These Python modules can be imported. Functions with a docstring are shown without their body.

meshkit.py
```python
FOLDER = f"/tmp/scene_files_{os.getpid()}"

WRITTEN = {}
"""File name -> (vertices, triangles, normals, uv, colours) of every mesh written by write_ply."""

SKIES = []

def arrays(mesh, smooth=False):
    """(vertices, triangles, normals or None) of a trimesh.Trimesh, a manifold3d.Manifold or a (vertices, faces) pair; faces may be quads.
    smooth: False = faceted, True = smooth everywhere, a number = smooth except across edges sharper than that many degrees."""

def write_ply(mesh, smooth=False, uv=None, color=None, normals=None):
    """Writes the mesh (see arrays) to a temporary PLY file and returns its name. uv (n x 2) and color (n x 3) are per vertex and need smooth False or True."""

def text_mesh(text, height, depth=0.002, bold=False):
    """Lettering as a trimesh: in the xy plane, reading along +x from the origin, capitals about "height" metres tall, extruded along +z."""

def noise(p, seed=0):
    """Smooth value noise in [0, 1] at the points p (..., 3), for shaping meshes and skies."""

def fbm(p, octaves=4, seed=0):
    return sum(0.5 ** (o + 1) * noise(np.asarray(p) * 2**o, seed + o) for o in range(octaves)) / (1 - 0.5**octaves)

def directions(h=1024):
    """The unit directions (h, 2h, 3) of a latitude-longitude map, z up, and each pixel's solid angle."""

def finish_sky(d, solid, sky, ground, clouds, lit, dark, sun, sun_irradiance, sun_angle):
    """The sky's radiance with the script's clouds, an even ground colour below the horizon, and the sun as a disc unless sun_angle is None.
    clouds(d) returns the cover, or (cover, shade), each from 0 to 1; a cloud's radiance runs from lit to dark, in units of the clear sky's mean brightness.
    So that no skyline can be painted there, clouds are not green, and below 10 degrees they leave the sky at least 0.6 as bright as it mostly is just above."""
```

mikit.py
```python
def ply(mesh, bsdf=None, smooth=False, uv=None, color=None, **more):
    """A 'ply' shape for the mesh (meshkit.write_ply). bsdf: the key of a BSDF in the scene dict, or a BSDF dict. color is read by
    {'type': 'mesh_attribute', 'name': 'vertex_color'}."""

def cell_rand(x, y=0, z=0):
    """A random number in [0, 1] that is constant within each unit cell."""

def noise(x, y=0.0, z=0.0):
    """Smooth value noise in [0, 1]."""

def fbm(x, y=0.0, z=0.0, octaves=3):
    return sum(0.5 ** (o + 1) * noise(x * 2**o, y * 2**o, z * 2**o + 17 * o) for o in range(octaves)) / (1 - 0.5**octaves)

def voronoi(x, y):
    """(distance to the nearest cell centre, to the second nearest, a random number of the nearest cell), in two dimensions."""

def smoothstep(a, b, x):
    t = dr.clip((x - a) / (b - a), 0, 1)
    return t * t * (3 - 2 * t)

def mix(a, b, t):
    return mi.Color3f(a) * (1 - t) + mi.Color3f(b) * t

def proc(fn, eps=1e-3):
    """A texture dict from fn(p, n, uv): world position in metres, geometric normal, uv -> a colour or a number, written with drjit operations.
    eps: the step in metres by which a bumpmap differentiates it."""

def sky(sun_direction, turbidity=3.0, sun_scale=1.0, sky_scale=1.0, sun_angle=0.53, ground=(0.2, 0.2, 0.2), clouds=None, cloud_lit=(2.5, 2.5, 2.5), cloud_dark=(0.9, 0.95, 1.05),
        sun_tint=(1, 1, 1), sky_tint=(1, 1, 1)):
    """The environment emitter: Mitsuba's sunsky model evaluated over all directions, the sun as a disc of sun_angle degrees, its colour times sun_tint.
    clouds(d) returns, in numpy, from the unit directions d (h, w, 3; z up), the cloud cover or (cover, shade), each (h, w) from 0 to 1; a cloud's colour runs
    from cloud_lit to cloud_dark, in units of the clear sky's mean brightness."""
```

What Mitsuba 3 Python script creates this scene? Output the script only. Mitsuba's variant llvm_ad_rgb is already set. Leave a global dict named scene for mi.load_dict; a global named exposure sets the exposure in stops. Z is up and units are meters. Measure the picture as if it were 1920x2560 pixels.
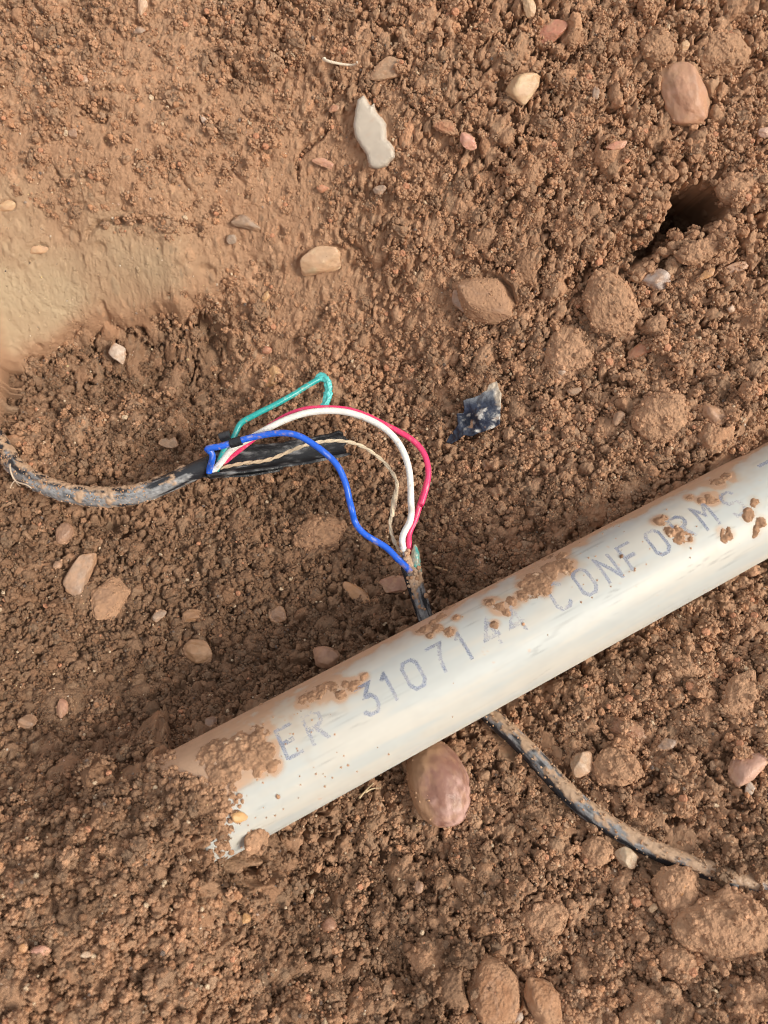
import math, random
import numpy as np, trimesh, mitsuba as mi, mikit, meshkit
import drjit as dr
from scipy.interpolate import RBFInterpolator
from scipy.ndimage import gaussian_filter, map_coordinates, zoom
from scipy.spatial import cKDTree

# ------------------------------------------------------------------ camera, sky, exposure (modelled in mm, written in m)
S = 0.001
CAM = np.array([0.0, -95.0, 238.0])
PITCH = math.radians(24.0)                                   # tilted forward from straight down
AX = np.array([0, math.sin(PITCH), -math.cos(PITCH)])
UP = np.array([0, math.cos(PITCH), math.sin(PITCH)])
RT = np.array([1.0, 0, 0])
FPX = 1662.0                                                 # focal length for a 1659 x 2212 picture
HFOV = 2 * math.degrees(math.atan(829.5 / FPX))
exposure = 2.33
scene = {'type': 'scene'}
labels = {}
scene['camera'] = {'type': 'thinlens', 'fov': HFOV, 'fov_axis': 'x', 'near_clip': 0.005, 'far_clip': 400.0,
                   'aperture_radius': 0.00075, 'focus_distance': 0.243,
                   'to_world': mi.ScalarTransform4f().look_at(origin=(CAM * S).tolist(), target=((CAM + AX * 200) * S).tolist(), up=UP.tolist())}
scene['daylight'] = mikit.sky((0.72, -0.36, 0.60), turbidity=3, sun_scale=0.64, sun_angle=21, sun_tint=(.87, 1.0, 1.22), clouds=lambda d: 1.0, cloud_lit=(1.6, 1.6, 1.62))

rng = np.random.default_rng(11)

# ------------------------------------------------------------------ helpers
def ray(u, v):
    d = AX + RT * ((u - 829.5) / FPX) - UP * ((v - 1106.0) / FPX)
    return d
def at(u, v, z):
    """the point at height z (mm) that lies under a place of the photograph"""
    d = ray(u, v)
    return CAM + d * ((z - CAM[2]) / d[2])
def nz(p, wl, octaves=3, seed=0):
    p = np.asarray(p, float)
    if p.shape[-1] == 2:
        p = np.concatenate([p, np.zeros(p.shape[:-1] + (1,))], -1)
    return meshkit.fbm(p / wl + 31.7, octaves, seed) * 2 - 1
def sm(a, b, x):
    t = np.clip((x - a) / (b - a), 0, 1)
    return t * t * (3 - 2 * t)
def unit(v):
    v = np.asarray(v, float)
    return v / (np.linalg.norm(v) + 1e-12)
def lin(*c):
    c = np.asarray(c, float) / 255
    return np.where(c < 0.04045, c / 12.92, ((c + 0.055) / 1.055) ** 2.4)
count = {}
def key(name, parent=None):
    k = (parent + '__' if parent else '') + name
    n = count.get(k, -1) + 1
    count[k] = n
    return k if n == 0 else f'{k}_{n:03d}'
def put(name, v, f, bsdf, color=None, parent=None, label=None, cat=None, group=None, kind=None, smooth=True):
    k = key(name, parent)
    scene[k] = mikit.ply((np.asarray(v) * S, f), bsdf, smooth=smooth, color=color)
    e = {}
    if label: e['label'] = label
    if cat: e['category'] = cat
    if group: e['group'] = group
    if kind: e['kind'] = kind
    if e: labels[k] = e
    return k
def thing(name, label, cat, group=None):
    k = key(name)
    labels[k] = {'label': label, 'category': cat}
    if group: labels[k]['group'] = group
    return k
VC = {'type': 'mesh_attribute', 'name': 'vertex_color'}
def mat(k, rough, spec=0.5, **more):
    scene[k] = {'type': 'twosided', 'bsdf': {'type': 'principled', 'base_color': VC, 'roughness': rough, 'specular': spec, **more}}
def grit(k, big, fine):
    def fn(p, n, uv):
        q = p * 1000.0
        return big * mikit.noise(q.x * 1.6, q.y * 1.6, q.z * 1.6) + fine * mikit.noise(q.x * 3.3 + 7, q.y * 3.3, q.z * 3.3)
    inner = scene[k]['bsdf']
    scene[k]['bsdf'] = {'type': 'bumpmap', 'arbitrary': mikit.proc(fn, eps=8e-5), 'scale': 0.001, 'bsdf': inner}
mat('mat_soil', 0.85, 0.35)
grit('mat_soil', .40, .22)
mat('mat_stone', 0.5, 0.5)
grit('mat_stone', .10, .07)
mat('mat_pipe', 0.46, 0.4)
mat('mat_ink', 0.5, 0.3)
mat('mat_cobble', 0.45, 0.5)
grit('mat_cobble', .07, .05)
mat('mat_sheath', 0.42, 0.5)
grit('mat_sheath', .10, .08)
mat('mat_wire', 0.35, 0.5)
mat('mat_fibre', 0.9, 0.2)
mat('mat_grain', 0.3, 0.6)

SOIL = np.array([0.380, 0.220, 0.132])
CLAY = np.array([0.45, 0.335, 0.215])

# ------------------------------------------------------------------ pipe axis
PR = 16.0
PA, PB = at(500, 1699, 17.0), at(1640, 1087, 16.0)
PD = unit(PB - PA)
PN = unit(np.cross(PD, [0, 0, 1]))                 # sideways (towards the lower right of the picture)
PU = np.cross(PN, PD)                              # up
def pipe_st(u, v, R=PR):
    """where a sight line meets the pipe: (distance along it, angle round it from its top)"""
    d = unit(ray(u, v)); o = CAM - PA
    dn, on = d - PD * (d @ PD), o - PD * (o @ PD)
    a, b, c = dn @ dn, 2 * dn @ on, on @ on - R * R
    t = (-b - math.sqrt(max(b * b - 4 * a * c, 0))) / (2 * a)
    p = o + d * t
    return p @ PD, math.atan2(p @ PN, p @ PU)
def pipe_pt(s, th, R):
    return PA + PD * np.asarray(s)[..., None] + (PN * np.sin(th)[..., None] + PU * np.cos(th)[..., None]) * np.asarray(R)[..., None]

# ------------------------------------------------------------------ lie of the land
ctrl = [(0,0,78),(400,0,80),(830,0,84),(1250,0,88),(1659,0,88), (0,300,58),(400,300,56),(830,300,58),(1250,300,64),(1659,300,66),
 (0,500,38),(400,500,35),(830,500,36),(1250,500,46),(1659,500,52), (0,640,22),(250,620,20),(400,640,17),(830,650,16),(1050,650,26),(1250,650,30),(1659,650,40),
 (0,780,6),(150,740,4),(300,720,2),(450,740,-1),(600,760,-2),(830,780,2),(1250,780,20),(1659,780,32),
 (0,900,1),(300,900,-6),(600,900,-9),(830,900,-5),(1050,930,4),(1300,930,15),(1659,920,26),
 (0,1100,1),(300,1100,-9),(600,1100,-13),(830,1100,-11),(1050,1100,-2),(1250,1080,9),(1500,1000,20),
 (0,1300,3),(300,1300,-10),(600,1300,-14),(830,1290,-9),(1000,1230,-3), (0,1500,8),(300,1450,-7),(500,1450,-10),(700,1370,-10),(350,1570,2),(200,1600,8),(600,1480,-9),
 (0,1680,20),(150,1690,20),(280,1680,24),(380,1680,31),(430,1720,33),(330,1790,34),(0,1800,31),(200,1850,36),(420,1850,33),(520,1860,20),
 (0,2000,40),(300,2100,34),(480,1950,22),(600,2080,15),(600,1900,5),(700,1800,1),
 (900,1650,-2),(1050,1560,-4),(1200,1500,0),(1400,1400,3),(1659,1280,8),(1100,1850,4),(1659,1600,12),(1400,1750,7),(900,1950,4),(1300,2080,9),(1659,2000,16),
 (800,2212,12),(1200,2212,11),(1659,2212,17),(0,2212,42),(300,2212,36), (900,1480,-8),(700,1570,-6),(1200,1320,-4),(1400,1230,2)]
cp = np.array([at(*c) for c in ctrl])
rbf = RBFInterpolator(cp[:, :2], cp[:, 2], smoothing=2.0, kernel='thin_plate_spline')
X0, X1, Y0, Y1, DX = -134.0, 134.0, -146.0, 172.0, 0.40
gx, gy = np.arange(X0, X1, DX), np.arange(Y0, Y1, DX)
def out_profile(x, y):
    far = np.interp(y, [100, 172, 330, 520, 700], [60, 104, 220, 285, 300])
    near = np.interp(-y, [100, 150, 330, 560, 800], [22, 30, 60, 230, 300])
    return np.where(y > 20, far, np.where(y < -60, near, 10))
cxs, cys = np.linspace(X0 - 40, X1 + 40, 90), np.linspace(Y0 - 40, Y1 + 40, 100)
CX, CY = np.meshgrid(cxs, cys)
Hc = np.clip(rbf(np.stack([CX.ravel(), CY.ravel()], 1)).reshape(CX.shape), -12, 120)
def macro(x, y):
    """height without crumbs, anywhere"""
    x, y = np.asarray(x, float), np.asarray(y, float)
    c = np.stack([(np.clip(y, cys[0], cys[-1]) - cys[0]) / (cys[1] - cys[0]), (np.clip(x, cxs[0], cxs[-1]) - cxs[0]) / (cxs[1] - cxs[0])])
    h = map_coordinates(Hc, c.reshape(2, -1), order=1, mode='nearest').reshape(x.shape)
    out = np.maximum.reduce([X0 - x, x - X1, Y0 - y, y - Y1])
    w = sm(0, 45, out)
    return h * (1 - w) + out_profile(x, y) * w
GX, GY = np.meshgrid(gx, gy)
P2 = np.stack([GX, GY], -1)
M = macro(GX, GY)
def pol_dist(pts):
    """distance of the grid from a polyline, and the nearest position along it from 0 to 1"""
    best = np.full(GX.shape, 1e9); par = np.zeros(GX.shape)
    n = len(pts) - 1
    for k in range(n):
        a, b = np.asarray(pts[k])[:2], np.asarray(pts[k + 1])[:2]
        ab = b - a
        t = np.clip(((GX - a[0]) * ab[0] + (GY - a[1]) * ab[1]) / (ab @ ab), 0, 1)
        d = np.hypot(GX - a[0] - t * ab[0], GY - a[1] - t * ab[1])
        m = d < best
        best[m] = d[m]; par[m] = ((k + t) / n)[m]
    return best, par
def hit(u, v):
    d = ray(u, v)
    t = np.linspace(60, 420, 1500)
    p = CAM + d * t[:, None]
    below = np.nonzero(p[:, 2] < macro(p[:, 0], p[:, 1]))[0]
    return p[below[0]]
led = [hit(*q) for q in ((-60,800),(0,790),(100,765),(170,725),(250,702),(340,690),(420,655),(490,632))]
ld, lt = pol_dist([q[:2] for q in led])
led_y = np.interp(GX, [q[0] for q in led], [q[1] for q in led])
below = led_y - GY + 4.5 * nz(P2, 11, 3, 310)
led_w = sm(led[-1][0] + 4, led[-1][0] - 14, GX)
# loose (1) or smoothed by the spade (0): the left of the far bank is smooth, the right and the near side crumbly
def blob_mask(spots):
    """spots: (u, v, radius mm, weight) -> weighted blend over the grid, round the given places"""
    num = np.zeros(GX.shape); den = np.full(GX.shape, 1e-9)
    for u, v, r, w in spots:
        p = hit(u, v)
        g = np.exp(-((GX - p[0]) ** 2 + (GY - p[1]) ** 2) / (2 * r * r))
        num += g * w; den += g
    return num / den
loose = blob_mask([(0,60,16,.45),(300,60,16,.4),(600,40,16,.6),(900,60,16,.9),(1250,80,16,1),(1600,80,16,1),(0,300,16,.2),(300,250,16,.25),(600,280,16,.15),(900,330,16,.45),(1250,260,16,1),(1600,300,16,1),
 (0,500,16,.1),(300,480,16,.1),(600,480,16,.2),(900,520,16,.4),(1250,480,16,.75),(1600,520,16,1),(0,680,14,.02),(200,640,14,.0),(420,620,14,.04),(620,640,14,.3),(850,650,14,.4),(1250,700,16,.9),(1600,700,16,1),
 (0,860,10,.5),(250,800,10,.75),(500,760,10,.7),(800,800,12,.7),(1100,850,14,.9),(1400,850,14,1),(300,1000,14,.6),(700,1100,14,.7),(100,1200,14,.6),(300,1300,14,.55),(600,1300,14,.6),(100,1500,14,.55),(400,1500,14,.6),
 (900,1200,14,.9),(1200,1080,14,1),(100,1750,14,.45),(350,1800,14,.6),(200,2000,14,.45),(100,2150,14,.5),(400,2050,14,.6),(600,1950,14,.9),(700,2150,14,1),(1000,1900,16,1),(1400,1700,16,1),(1400,2100,16,1),(1100,2150,16,1),(1600,1400,16,1)])
loose = np.clip(loose + 0.25 * nz(P2, 18, 3, 5), 0, 1)
clay = blob_mask([(0,620,9,.9),(0,700,9,1),(130,600,9,1),(120,680,9,.7),(260,575,9,1),(270,640,9,.55),(360,560,8,.8),(420,620,8,.35),(100,770,8,.1),(0,800,8,.3),(250,720,8,0),(450,700,8,0),(480,520,9,.2),(560,580,8,.1),(130,500,9,.12),(300,480,9,.1),(0,500,9,.15),(650,640,10,0),(300,800,10,0),(0,860,10,0),(300,300,20,.05),(830,400,20,0)])
clay = np.clip(sm(.12, .8, clay + 0.28 * nz(np.stack([GX * .45 - GY * .12, GY * 1.4 + GX * .25], -1), 9, 4, 8)) , 0, 1) * sm(.65, .25, loose)

under = sm(-.5, 4, below) * sm(60, 30, below) * led_w
loose = np.maximum(loose, .85 * under); clay = clay * (1 - sm(-6, 0, below) * sm(60, 30, below))
# ------------------------------------------------------------------ stones: (u, v, half length, half width, angle, thickness, lift, roundness, colour, dirt, label)
STONES = [
 (698,565,63,34,8,.6,.2,.25,(222,186,150),.25,'cream and orange quartz stone at the foot of the far bank','stone'),
 (1128,188,52,36,28,.8,.2,.5,(214,184,146),.3,'pale sandy stone sticking out of the crumbly far bank','stone'),
 (1480,212,78,55,-58,.8,.25,.8,(190,142,118),.45,'large tan stone with a pale blotch in the far bank','stone'),
 (1193,72,40,26,15,.7,.1,.2,(186,112,96),.35,'dull red angular stone near the top edge','stone'),
 (1012,305,24,17,-50,.6,.1,.2,(226,160,146),.2,'small pink stone right of the pale flat flake','stone'),
 (960,275,30,18,-20,.5,-.1,.5,(170,112,86),.6,'reddish stone half buried beside the small pink stone','stone'),
 (1328,315,30,11,18,.6,.1,.4,(210,140,118),.25,'thin pinkish sliver of stone in the crumbly bank','stone'),
 (1050,645,78,55,-30,.7,.1,.7,(160,124,100),.75,'big rounded stone coated in mud above the plastic scrap','stone'),
 (1000,640,26,34,0,.5,-.1,.5,(150,130,120),.35,'grey stone edge beside the big mud coated stone','stone'),
 (1421,604,37,26,10,.7,.15,.1,(176,172,170),.2,'blue grey angular stone below the dark hole','stone'),
 (1586,580,36,13,16,.7,.2,.6,(196,158,134),.3,'long pale pebble near the right edge below the hole','pebble'),
 (1529,592,19,9,32,.6,.2,.3,(214,160,104),.2,'orange chip of stone between the grey stone and the long pebble','stone'),
 (256,762,26,19,-70,.8,.3,.3,(226,214,200),.15,'white quartz pebble on the floor under the clay smear','pebble'),
 (592,815,29,20,80,.7,.2,.15,(206,164,112),.25,'yellow tan angular stone above the teal wire','stone'),
 (577,756,12,10,0,.8,.2,.6,(190,122,100),.2,'little red pebble above the yellow tan stone','pebble'),
 (530,478,34,19,-20,.5,.05,.2,(124,112,100),.3,'dark grey stone in the smooth bank','stone'),
 (501,515,15,12,30,.6,.05,.3,(158,148,136),.3,'small grey stone under the dark grey stone','stone'),
 (838,152,42,22,28,.6,.05,.5,(166,140,114),.5,'grey brown muddy stone near the pale root','stone'),
 (178,172,18,14,20,.6,.05,.3,(200,178,158),.3,'pale pebble in the upper left of the bank','pebble'),
 (440,260,13,8,-70,.6,.1,.3,(206,198,188),.15,'tiny white grey pebble in the smooth bank left of the crack','pebble'),
 (82,541,24,11,4,.4,.05,.2,(216,176,136),.2,'cream flake at the left edge above the clay smear','stone'),
 (14,446,22,14,10,.4,.05,.3,(212,176,134),.2,'cream flake at the far left edge of the bank','stone'),
 (308,12,22,12,85,.6,.1,.3,(214,186,160),.2,'pale pebble cut by the top edge at left','pebble'),
 (1142,14,30,15,-75,.6,.1,.4,(214,186,150),.25,'cream pebble cut by the top edge at right','pebble'),
 (300,65,13,10,0,.6,.0,.3,(120,112,106),.2,'small dark grey pebble near the top left','pebble'),
 (156,290,14,12,0,.6,.0,.3,(128,104,92),.3,'dark pebble beside the pit in the bank','pebble'),
 (1479,100,16,10,70,.6,.2,.4,(214,178,136),.2,'small cream pebble above the large tan stone','pebble'),
 (1287,202,18,9,80,.6,.1,.4,(150,140,132),.2,'narrow grey pebble in the crumbly bank','pebble'),
 (1652,285,15,12,0,.7,.2,.4,(216,186,176),.15,'pinkish white pebble at the right edge','pebble'),
 (1579,668,10,9,0,.8,.2,.5,(224,204,184),.1,'small white pebble right of the blue grey stone','pebble'),
 (1385,755,32,18,20,.6,.1,.3,(186,108,74),.4,'rusty red stone in the loose soil at right','stone'),
 (1214,803,13,11,0,.8,.2,.6,(186,172,160),.15,'small pale pebble above the plastic scrap','pebble'),
 (1240,845,16,10,10,.6,.1,.5,(146,128,112),.3,'grey brown pebble right of the plastic scrap','pebble'),
 (1334,903,21,12,70,.7,.2,.5,(140,120,104),.3,'narrow grey pebble left of the big clod','pebble'),
 (1544,898,34,25,-40,.7,.2,.5,(172,134,108),.5,'muddy grey stone right of the big clod','stone'),
 (172,1238,62,30,58,.7,.1,.5,(150,130,116),.42,'long grey brown stone standing up at the left','stone'),
 (238,1292,54,46,70,.35,.02,.05,(136,106,88),.8,'flat muddy slab of stone beside the long standing stone','stone'),
 (427,1408,38,27,-28,.7,.2,.6,(176,136,100),.5,'rounded tan stone with pale spots on the dark floor','stone'),
 (140,1152,26,20,80,.8,.2,.7,(140,108,92),.3,'rounded dull brown pebble left of the long stone','pebble'),
 (135,1530,22,14,80,.8,.2,.5,(194,144,124),.25,'pink pebble on the shaded floor at lower left','pebble'),
 (300,1295,1,1,0,.5,-3,.5,(120,100,90),.3,'',None),
 (342,1330,22,11,35,.5,.1,.3,(146,134,122),.3,'grey sliver of stone near the flat slab','stone'),
 (367,954,24,14,-10,.5,.0,.4,(140,122,104),.5,'muddy grey stone between the cable and the clay bank','stone'),
 (455,1560,14,12,0,.7,.1,.5,(120,108,104),.3,'dark grey pebble by the upper side of the pipe','pebble'),
 (776,1283,42,17,-42,.6,.2,.5,(186,134,86),.4,'orange brown stone like a wood chip behind the wires','stone'),
 (856,1262,38,24,10,.5,.05,.5,(164,116,100),.4,'dull pink stone beside the lower cable end','stone'),
 (702,1420,32,27,0,.8,.2,.6,(160,120,102),.4,'dull pink stone touching the upper side of the pipe','stone'),
 (945,1690,106,64,-70,.9,.35,1.1,(150,104,95),.5,'big smooth pink cobble under the lower edge of the pipe','cobble'),
 (1256,1651,32,26,60,.7,.1,.3,(188,166,142),.4,'pale grey stone right of the lower cable','stone'),
 (1607,1655,56,44,50,.7,.1,.5,(214,172,158),.42,'pinkish white stone near the right edge below the pipe','stone'),
 (1350,1850,27,23,-60,.8,.2,.4,(206,192,166),.2,'cream white pebble under the lower cable','pebble'),
 (905,1915,17,12,80,.7,.2,.5,(164,134,116),.3,'small brown grey pebble below the pink cobble','pebble'),
 (1019,1930,56,28,-46,.6,.1,.6,(164,120,84),.7,'tan stone half buried below the pink cobble','stone'),
 (1066,2138,92,64,-65,.75,.2,.8,(150,102,70),.75,'large muddy rounded stone at the bottom edge','stone'),
 (1174,2162,60,44,-55,.8,.25,.8,(160,110,76),.7,'muddy rounded stone right of the large one at the bottom edge','stone'),
 (1119,2198,17,13,60,.8,.35,.3,(190,180,172),.15,'white grey quartz bit between the two muddy stones','pebble'),
 (515,1762,18,14,0,.8,.5,.7,(226,178,110),.1,'yellow orange pebble where the pipe enters the soil','pebble'),
 (88,2055,19,16,10,.7,.3,.2,(216,160,146),.15,'pink angular pebble at the lower left','pebble'),
 (188,2062,14,8,5,.7,.3,.3,(220,204,180),.1,'small white pebble at the lower left','pebble'),
 (50,2047,12,11,0,.8,.3,.5,(206,150,96),.2,'small orange pebble at the lower left edge','pebble'),
 (711,1999,18,17,0,.9,.3,.9,(132,88,74),.15,'round reddish brown pebble like a ball on the near soil','pebble'),
 (532,1985,12,10,50,.7,.2,.3,(196,150,92),.2,'yellow chip of stone in the shaded near soil','stone'),
 (1459,1925,56,48,60,1,9,9,(0,0,0),0,'',None),
 (1476,1914,20,8,78,.6,1.2,.3,(206,140,66),.15,'orange chip of stone on top of a clod under the cable','stone'),
 (1440,1608,26,12,15,.6,.1,.5,(122,112,106),.3,'dark grey stone at right below the pipe','stone'),
 (1352,1575,48,24,-20,.7,.1,.8,(148,98,72),.5,'reddish brown rounded stone below the pipe at right','stone'),
 (1015,1008,1,1,0,1,-3,1,(0,0,0),0,'',None),
 (1620,1700,12,16,0,.7,.2,.3,(200,190,178),.2,'small white pebble below the pinkish white stone','pebble'),
 (1160,1960,12,9,40,.7,.2,.3,(196,150,116),.2,'small tan chip right of the half buried tan stone','stone'),
 (1410,1960,13,9,50,.7,.2,.3,(214,186,150),.2,'small cream chip on the near soil under the cable','stone'),
 (720,235,14,9,20,.5,.0,.3,(176,116,90),.4,'small red chip beside the crack in the bank','stone'),
 (697,407,14,10,10,.6,.1,.4,(196,124,92),.2,'orange red pebble below the crack in the bank','pebble'),
 (820,410,16,11,10,.5,.0,.3,(134,126,118),.3,'dark grey chip below the pale flat flake','stone'),
 (703,353,26,11,-15,.4,-.05,.3,(204,146,124),.4,'pale pink streak of stone below the crack','stone'),
 (575,640,16,8,60,.7,.2,.3,(214,170,116),.15,'yellow splinter of stone left of the cream quartz','stone'),
 (125,1220,12,10,0,.7,.2,.5,(120,100,90),.3,'dark pebble by the long standing stone','pebble'),
 (60,1560,22,16,20,.6,.2,.3,(140,114,96),.4,'grey brown stone at the left edge of the dark floor','stone'),
 (600,1330,26,18,0,.6,.1,.4,(128,100,84),.5,'muddy stone on the dark floor left of the cable end','stone'),
 (415,1330,26,18,10,.6,.1,.4,(150,112,80),.5,'tan muddy stone above the tan spotted stone','stone'),
 (1040,1380,1,1,0,1,-3,1,(0,0,0),0,'',None),
]
STONES = [s for s in STONES if s[11]]
ICO = {k: trimesh.creation.icosphere(subdivisions=k) for k in (0, 1, 2, 3, 4, 5)}
def frame_at(u, v):
    p = hit(u, v)
    e = 6.0
    n = unit([-(macro(p[0] + e, p[1]) - macro(p[0] - e, p[1])) / (2 * e), -(macro(p[0], p[1] + e) - macro(p[0], p[1] - e)) / (2 * e), 1])
    return p, n
def on_plane(u, v, p, n):
    d = ray(u, v)
    return CAM + d * (((p - CAM) @ n) / (d @ n))
def stone_shape(sub, rnd, seed):
    r = np.random.default_rng(seed)
    d = np.array(ICO[sub].vertices)
    NF = 10
    k_ = np.arange(NF) + .5
    nrm = np.stack([np.sqrt(1 - (1 - 2 * k_ / NF) ** 2) * np.cos(k_ * 2.39996), np.sqrt(1 - (1 - 2 * k_ / NF) ** 2) * np.sin(k_ * 2.39996), 1 - 2 * k_ / NF], 1) + r.normal(0, .32, (NF, 3))
    nrm /= np.linalg.norm(nrm, axis=1, keepdims=True)
    off = r.uniform(.62, 1.0, NF)
    c = np.maximum(np.concatenate([d @ nrm.T / off, np.full((len(d), 1), .66)], 1), 1e-3)
    facet = 1 / (np.sum(c ** 14, 1) ** (1 / 14))
    facet /= np.percentile(facet, 92)
    rad = facet * (1 - rnd) + rnd
    rad *= 1 + (.15 if rnd < .8 else .07) * nz(d + seed * 7.3, .9, 2, seed) + .05 * nz(d + seed * 3.1, .3, 3, seed + 1)
    return d * rad[:, None], d
footprints, stone_jobs = [], []
for i, (u, v, a, b, ang, th, lift, rnd, colr, dirt, lab, cat) in enumerate(STONES):
    p, n = frame_at(u, v)
    n = unit(n + unit(CAM - p) * .5)
    ca, sa = math.cos(math.radians(ang)), math.sin(math.radians(ang))
    ea = on_plane(u + a * ca, v - a * sa, p, n) - p
    eb = on_plane(u - b * sa, v - b * ca, p, n) - p
    eb -= unit(ea) * (eb @ unit(ea))
    cth = th * min(np.linalg.norm(ea), np.linalg.norm(eb))
    c = p + n * cth * (lift - .14)
    if u == 515:
        s_q, t_q = pipe_st(u, v); c = pipe_pt(np.array(s_q), np.array(t_q), np.array(PR + .35 * cth))
    stone_jobs.append((c, ea, eb, n * cth, i))
    if u != 515: footprints.append((c, ea, eb, n, cth if dirt < .6 else -cth, .30))
p, n = frame_at(808, 287); n = unit(n + unit(CAM - p) * .6)
footprints.append((p - n * .2, on_plane(826, 362, p, n) - p, on_plane(846, 278, p, n) - p, n, 1.0, .3))
CLODS = [ # u, v, half length, half width, angle, thickness, label
 (1556,2004,112,74,8,.62,'big flat clod of brown soil at the lower right edge'),
 (1459,1922,54,48,60,.7,'crumbly clod under the cable with an orange chip on it'),
 (1461,2080,40,38,0,.85,'round clod below the big flat clod'),
 (1425,898,62,50,40,.6,'large lumpy clod in the loose soil above the pipe'),
 (1320,660,52,68,20,.55,'tall clod below the dark hole left of the blue grey stone'),
 (1230,770,60,44,50,.5,'clod of soil above the pebbles right of the plastic scrap'),
 (1290,1840,34,30,10,.7,'small clod left of the cream white pebble'),
 (1400,2180,60,44,30,.7,'clod at the bottom edge right of the muddy stones'),
 (1620,2160,52,40,30,.7,'clod in the bottom right corner'),
 (1600,1510,52,40,60,.6,'clod near the right edge under the pipe'),
 (1330,1660,48,40,10,.6,'clod between the lower cable and the dark grey stone'),
 (930,2070,50,40,0,.6,'clod left of the large muddy stone near the bottom edge'),
 (560,1830,26,22,40,.7,'small clod leaning on the lower side of the pipe end'),
 (1560,120,54,44,30,.6,'clod in the upper right corner of the bank'),
 (1420,105,40,36,60,.6,'clod above the large tan stone'),
 (1180,1990,46,38,30,.6,'clod right of the half buried tan stone'),
 (1590,410,50,32,20,.7,'ragged clod hanging over the upper edge of the dark hole'),
 (1500,548,44,22,25,.6,'clod lying in the lower mouth of the dark hole'),
 (690,1150,50,36,30,.5,'clod on the floor inside the loop of the wires'),
 (1470,1440,40,30,0,.6,'clod under the lower edge of the pipe at right'),
]
clod_jobs = []
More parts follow.
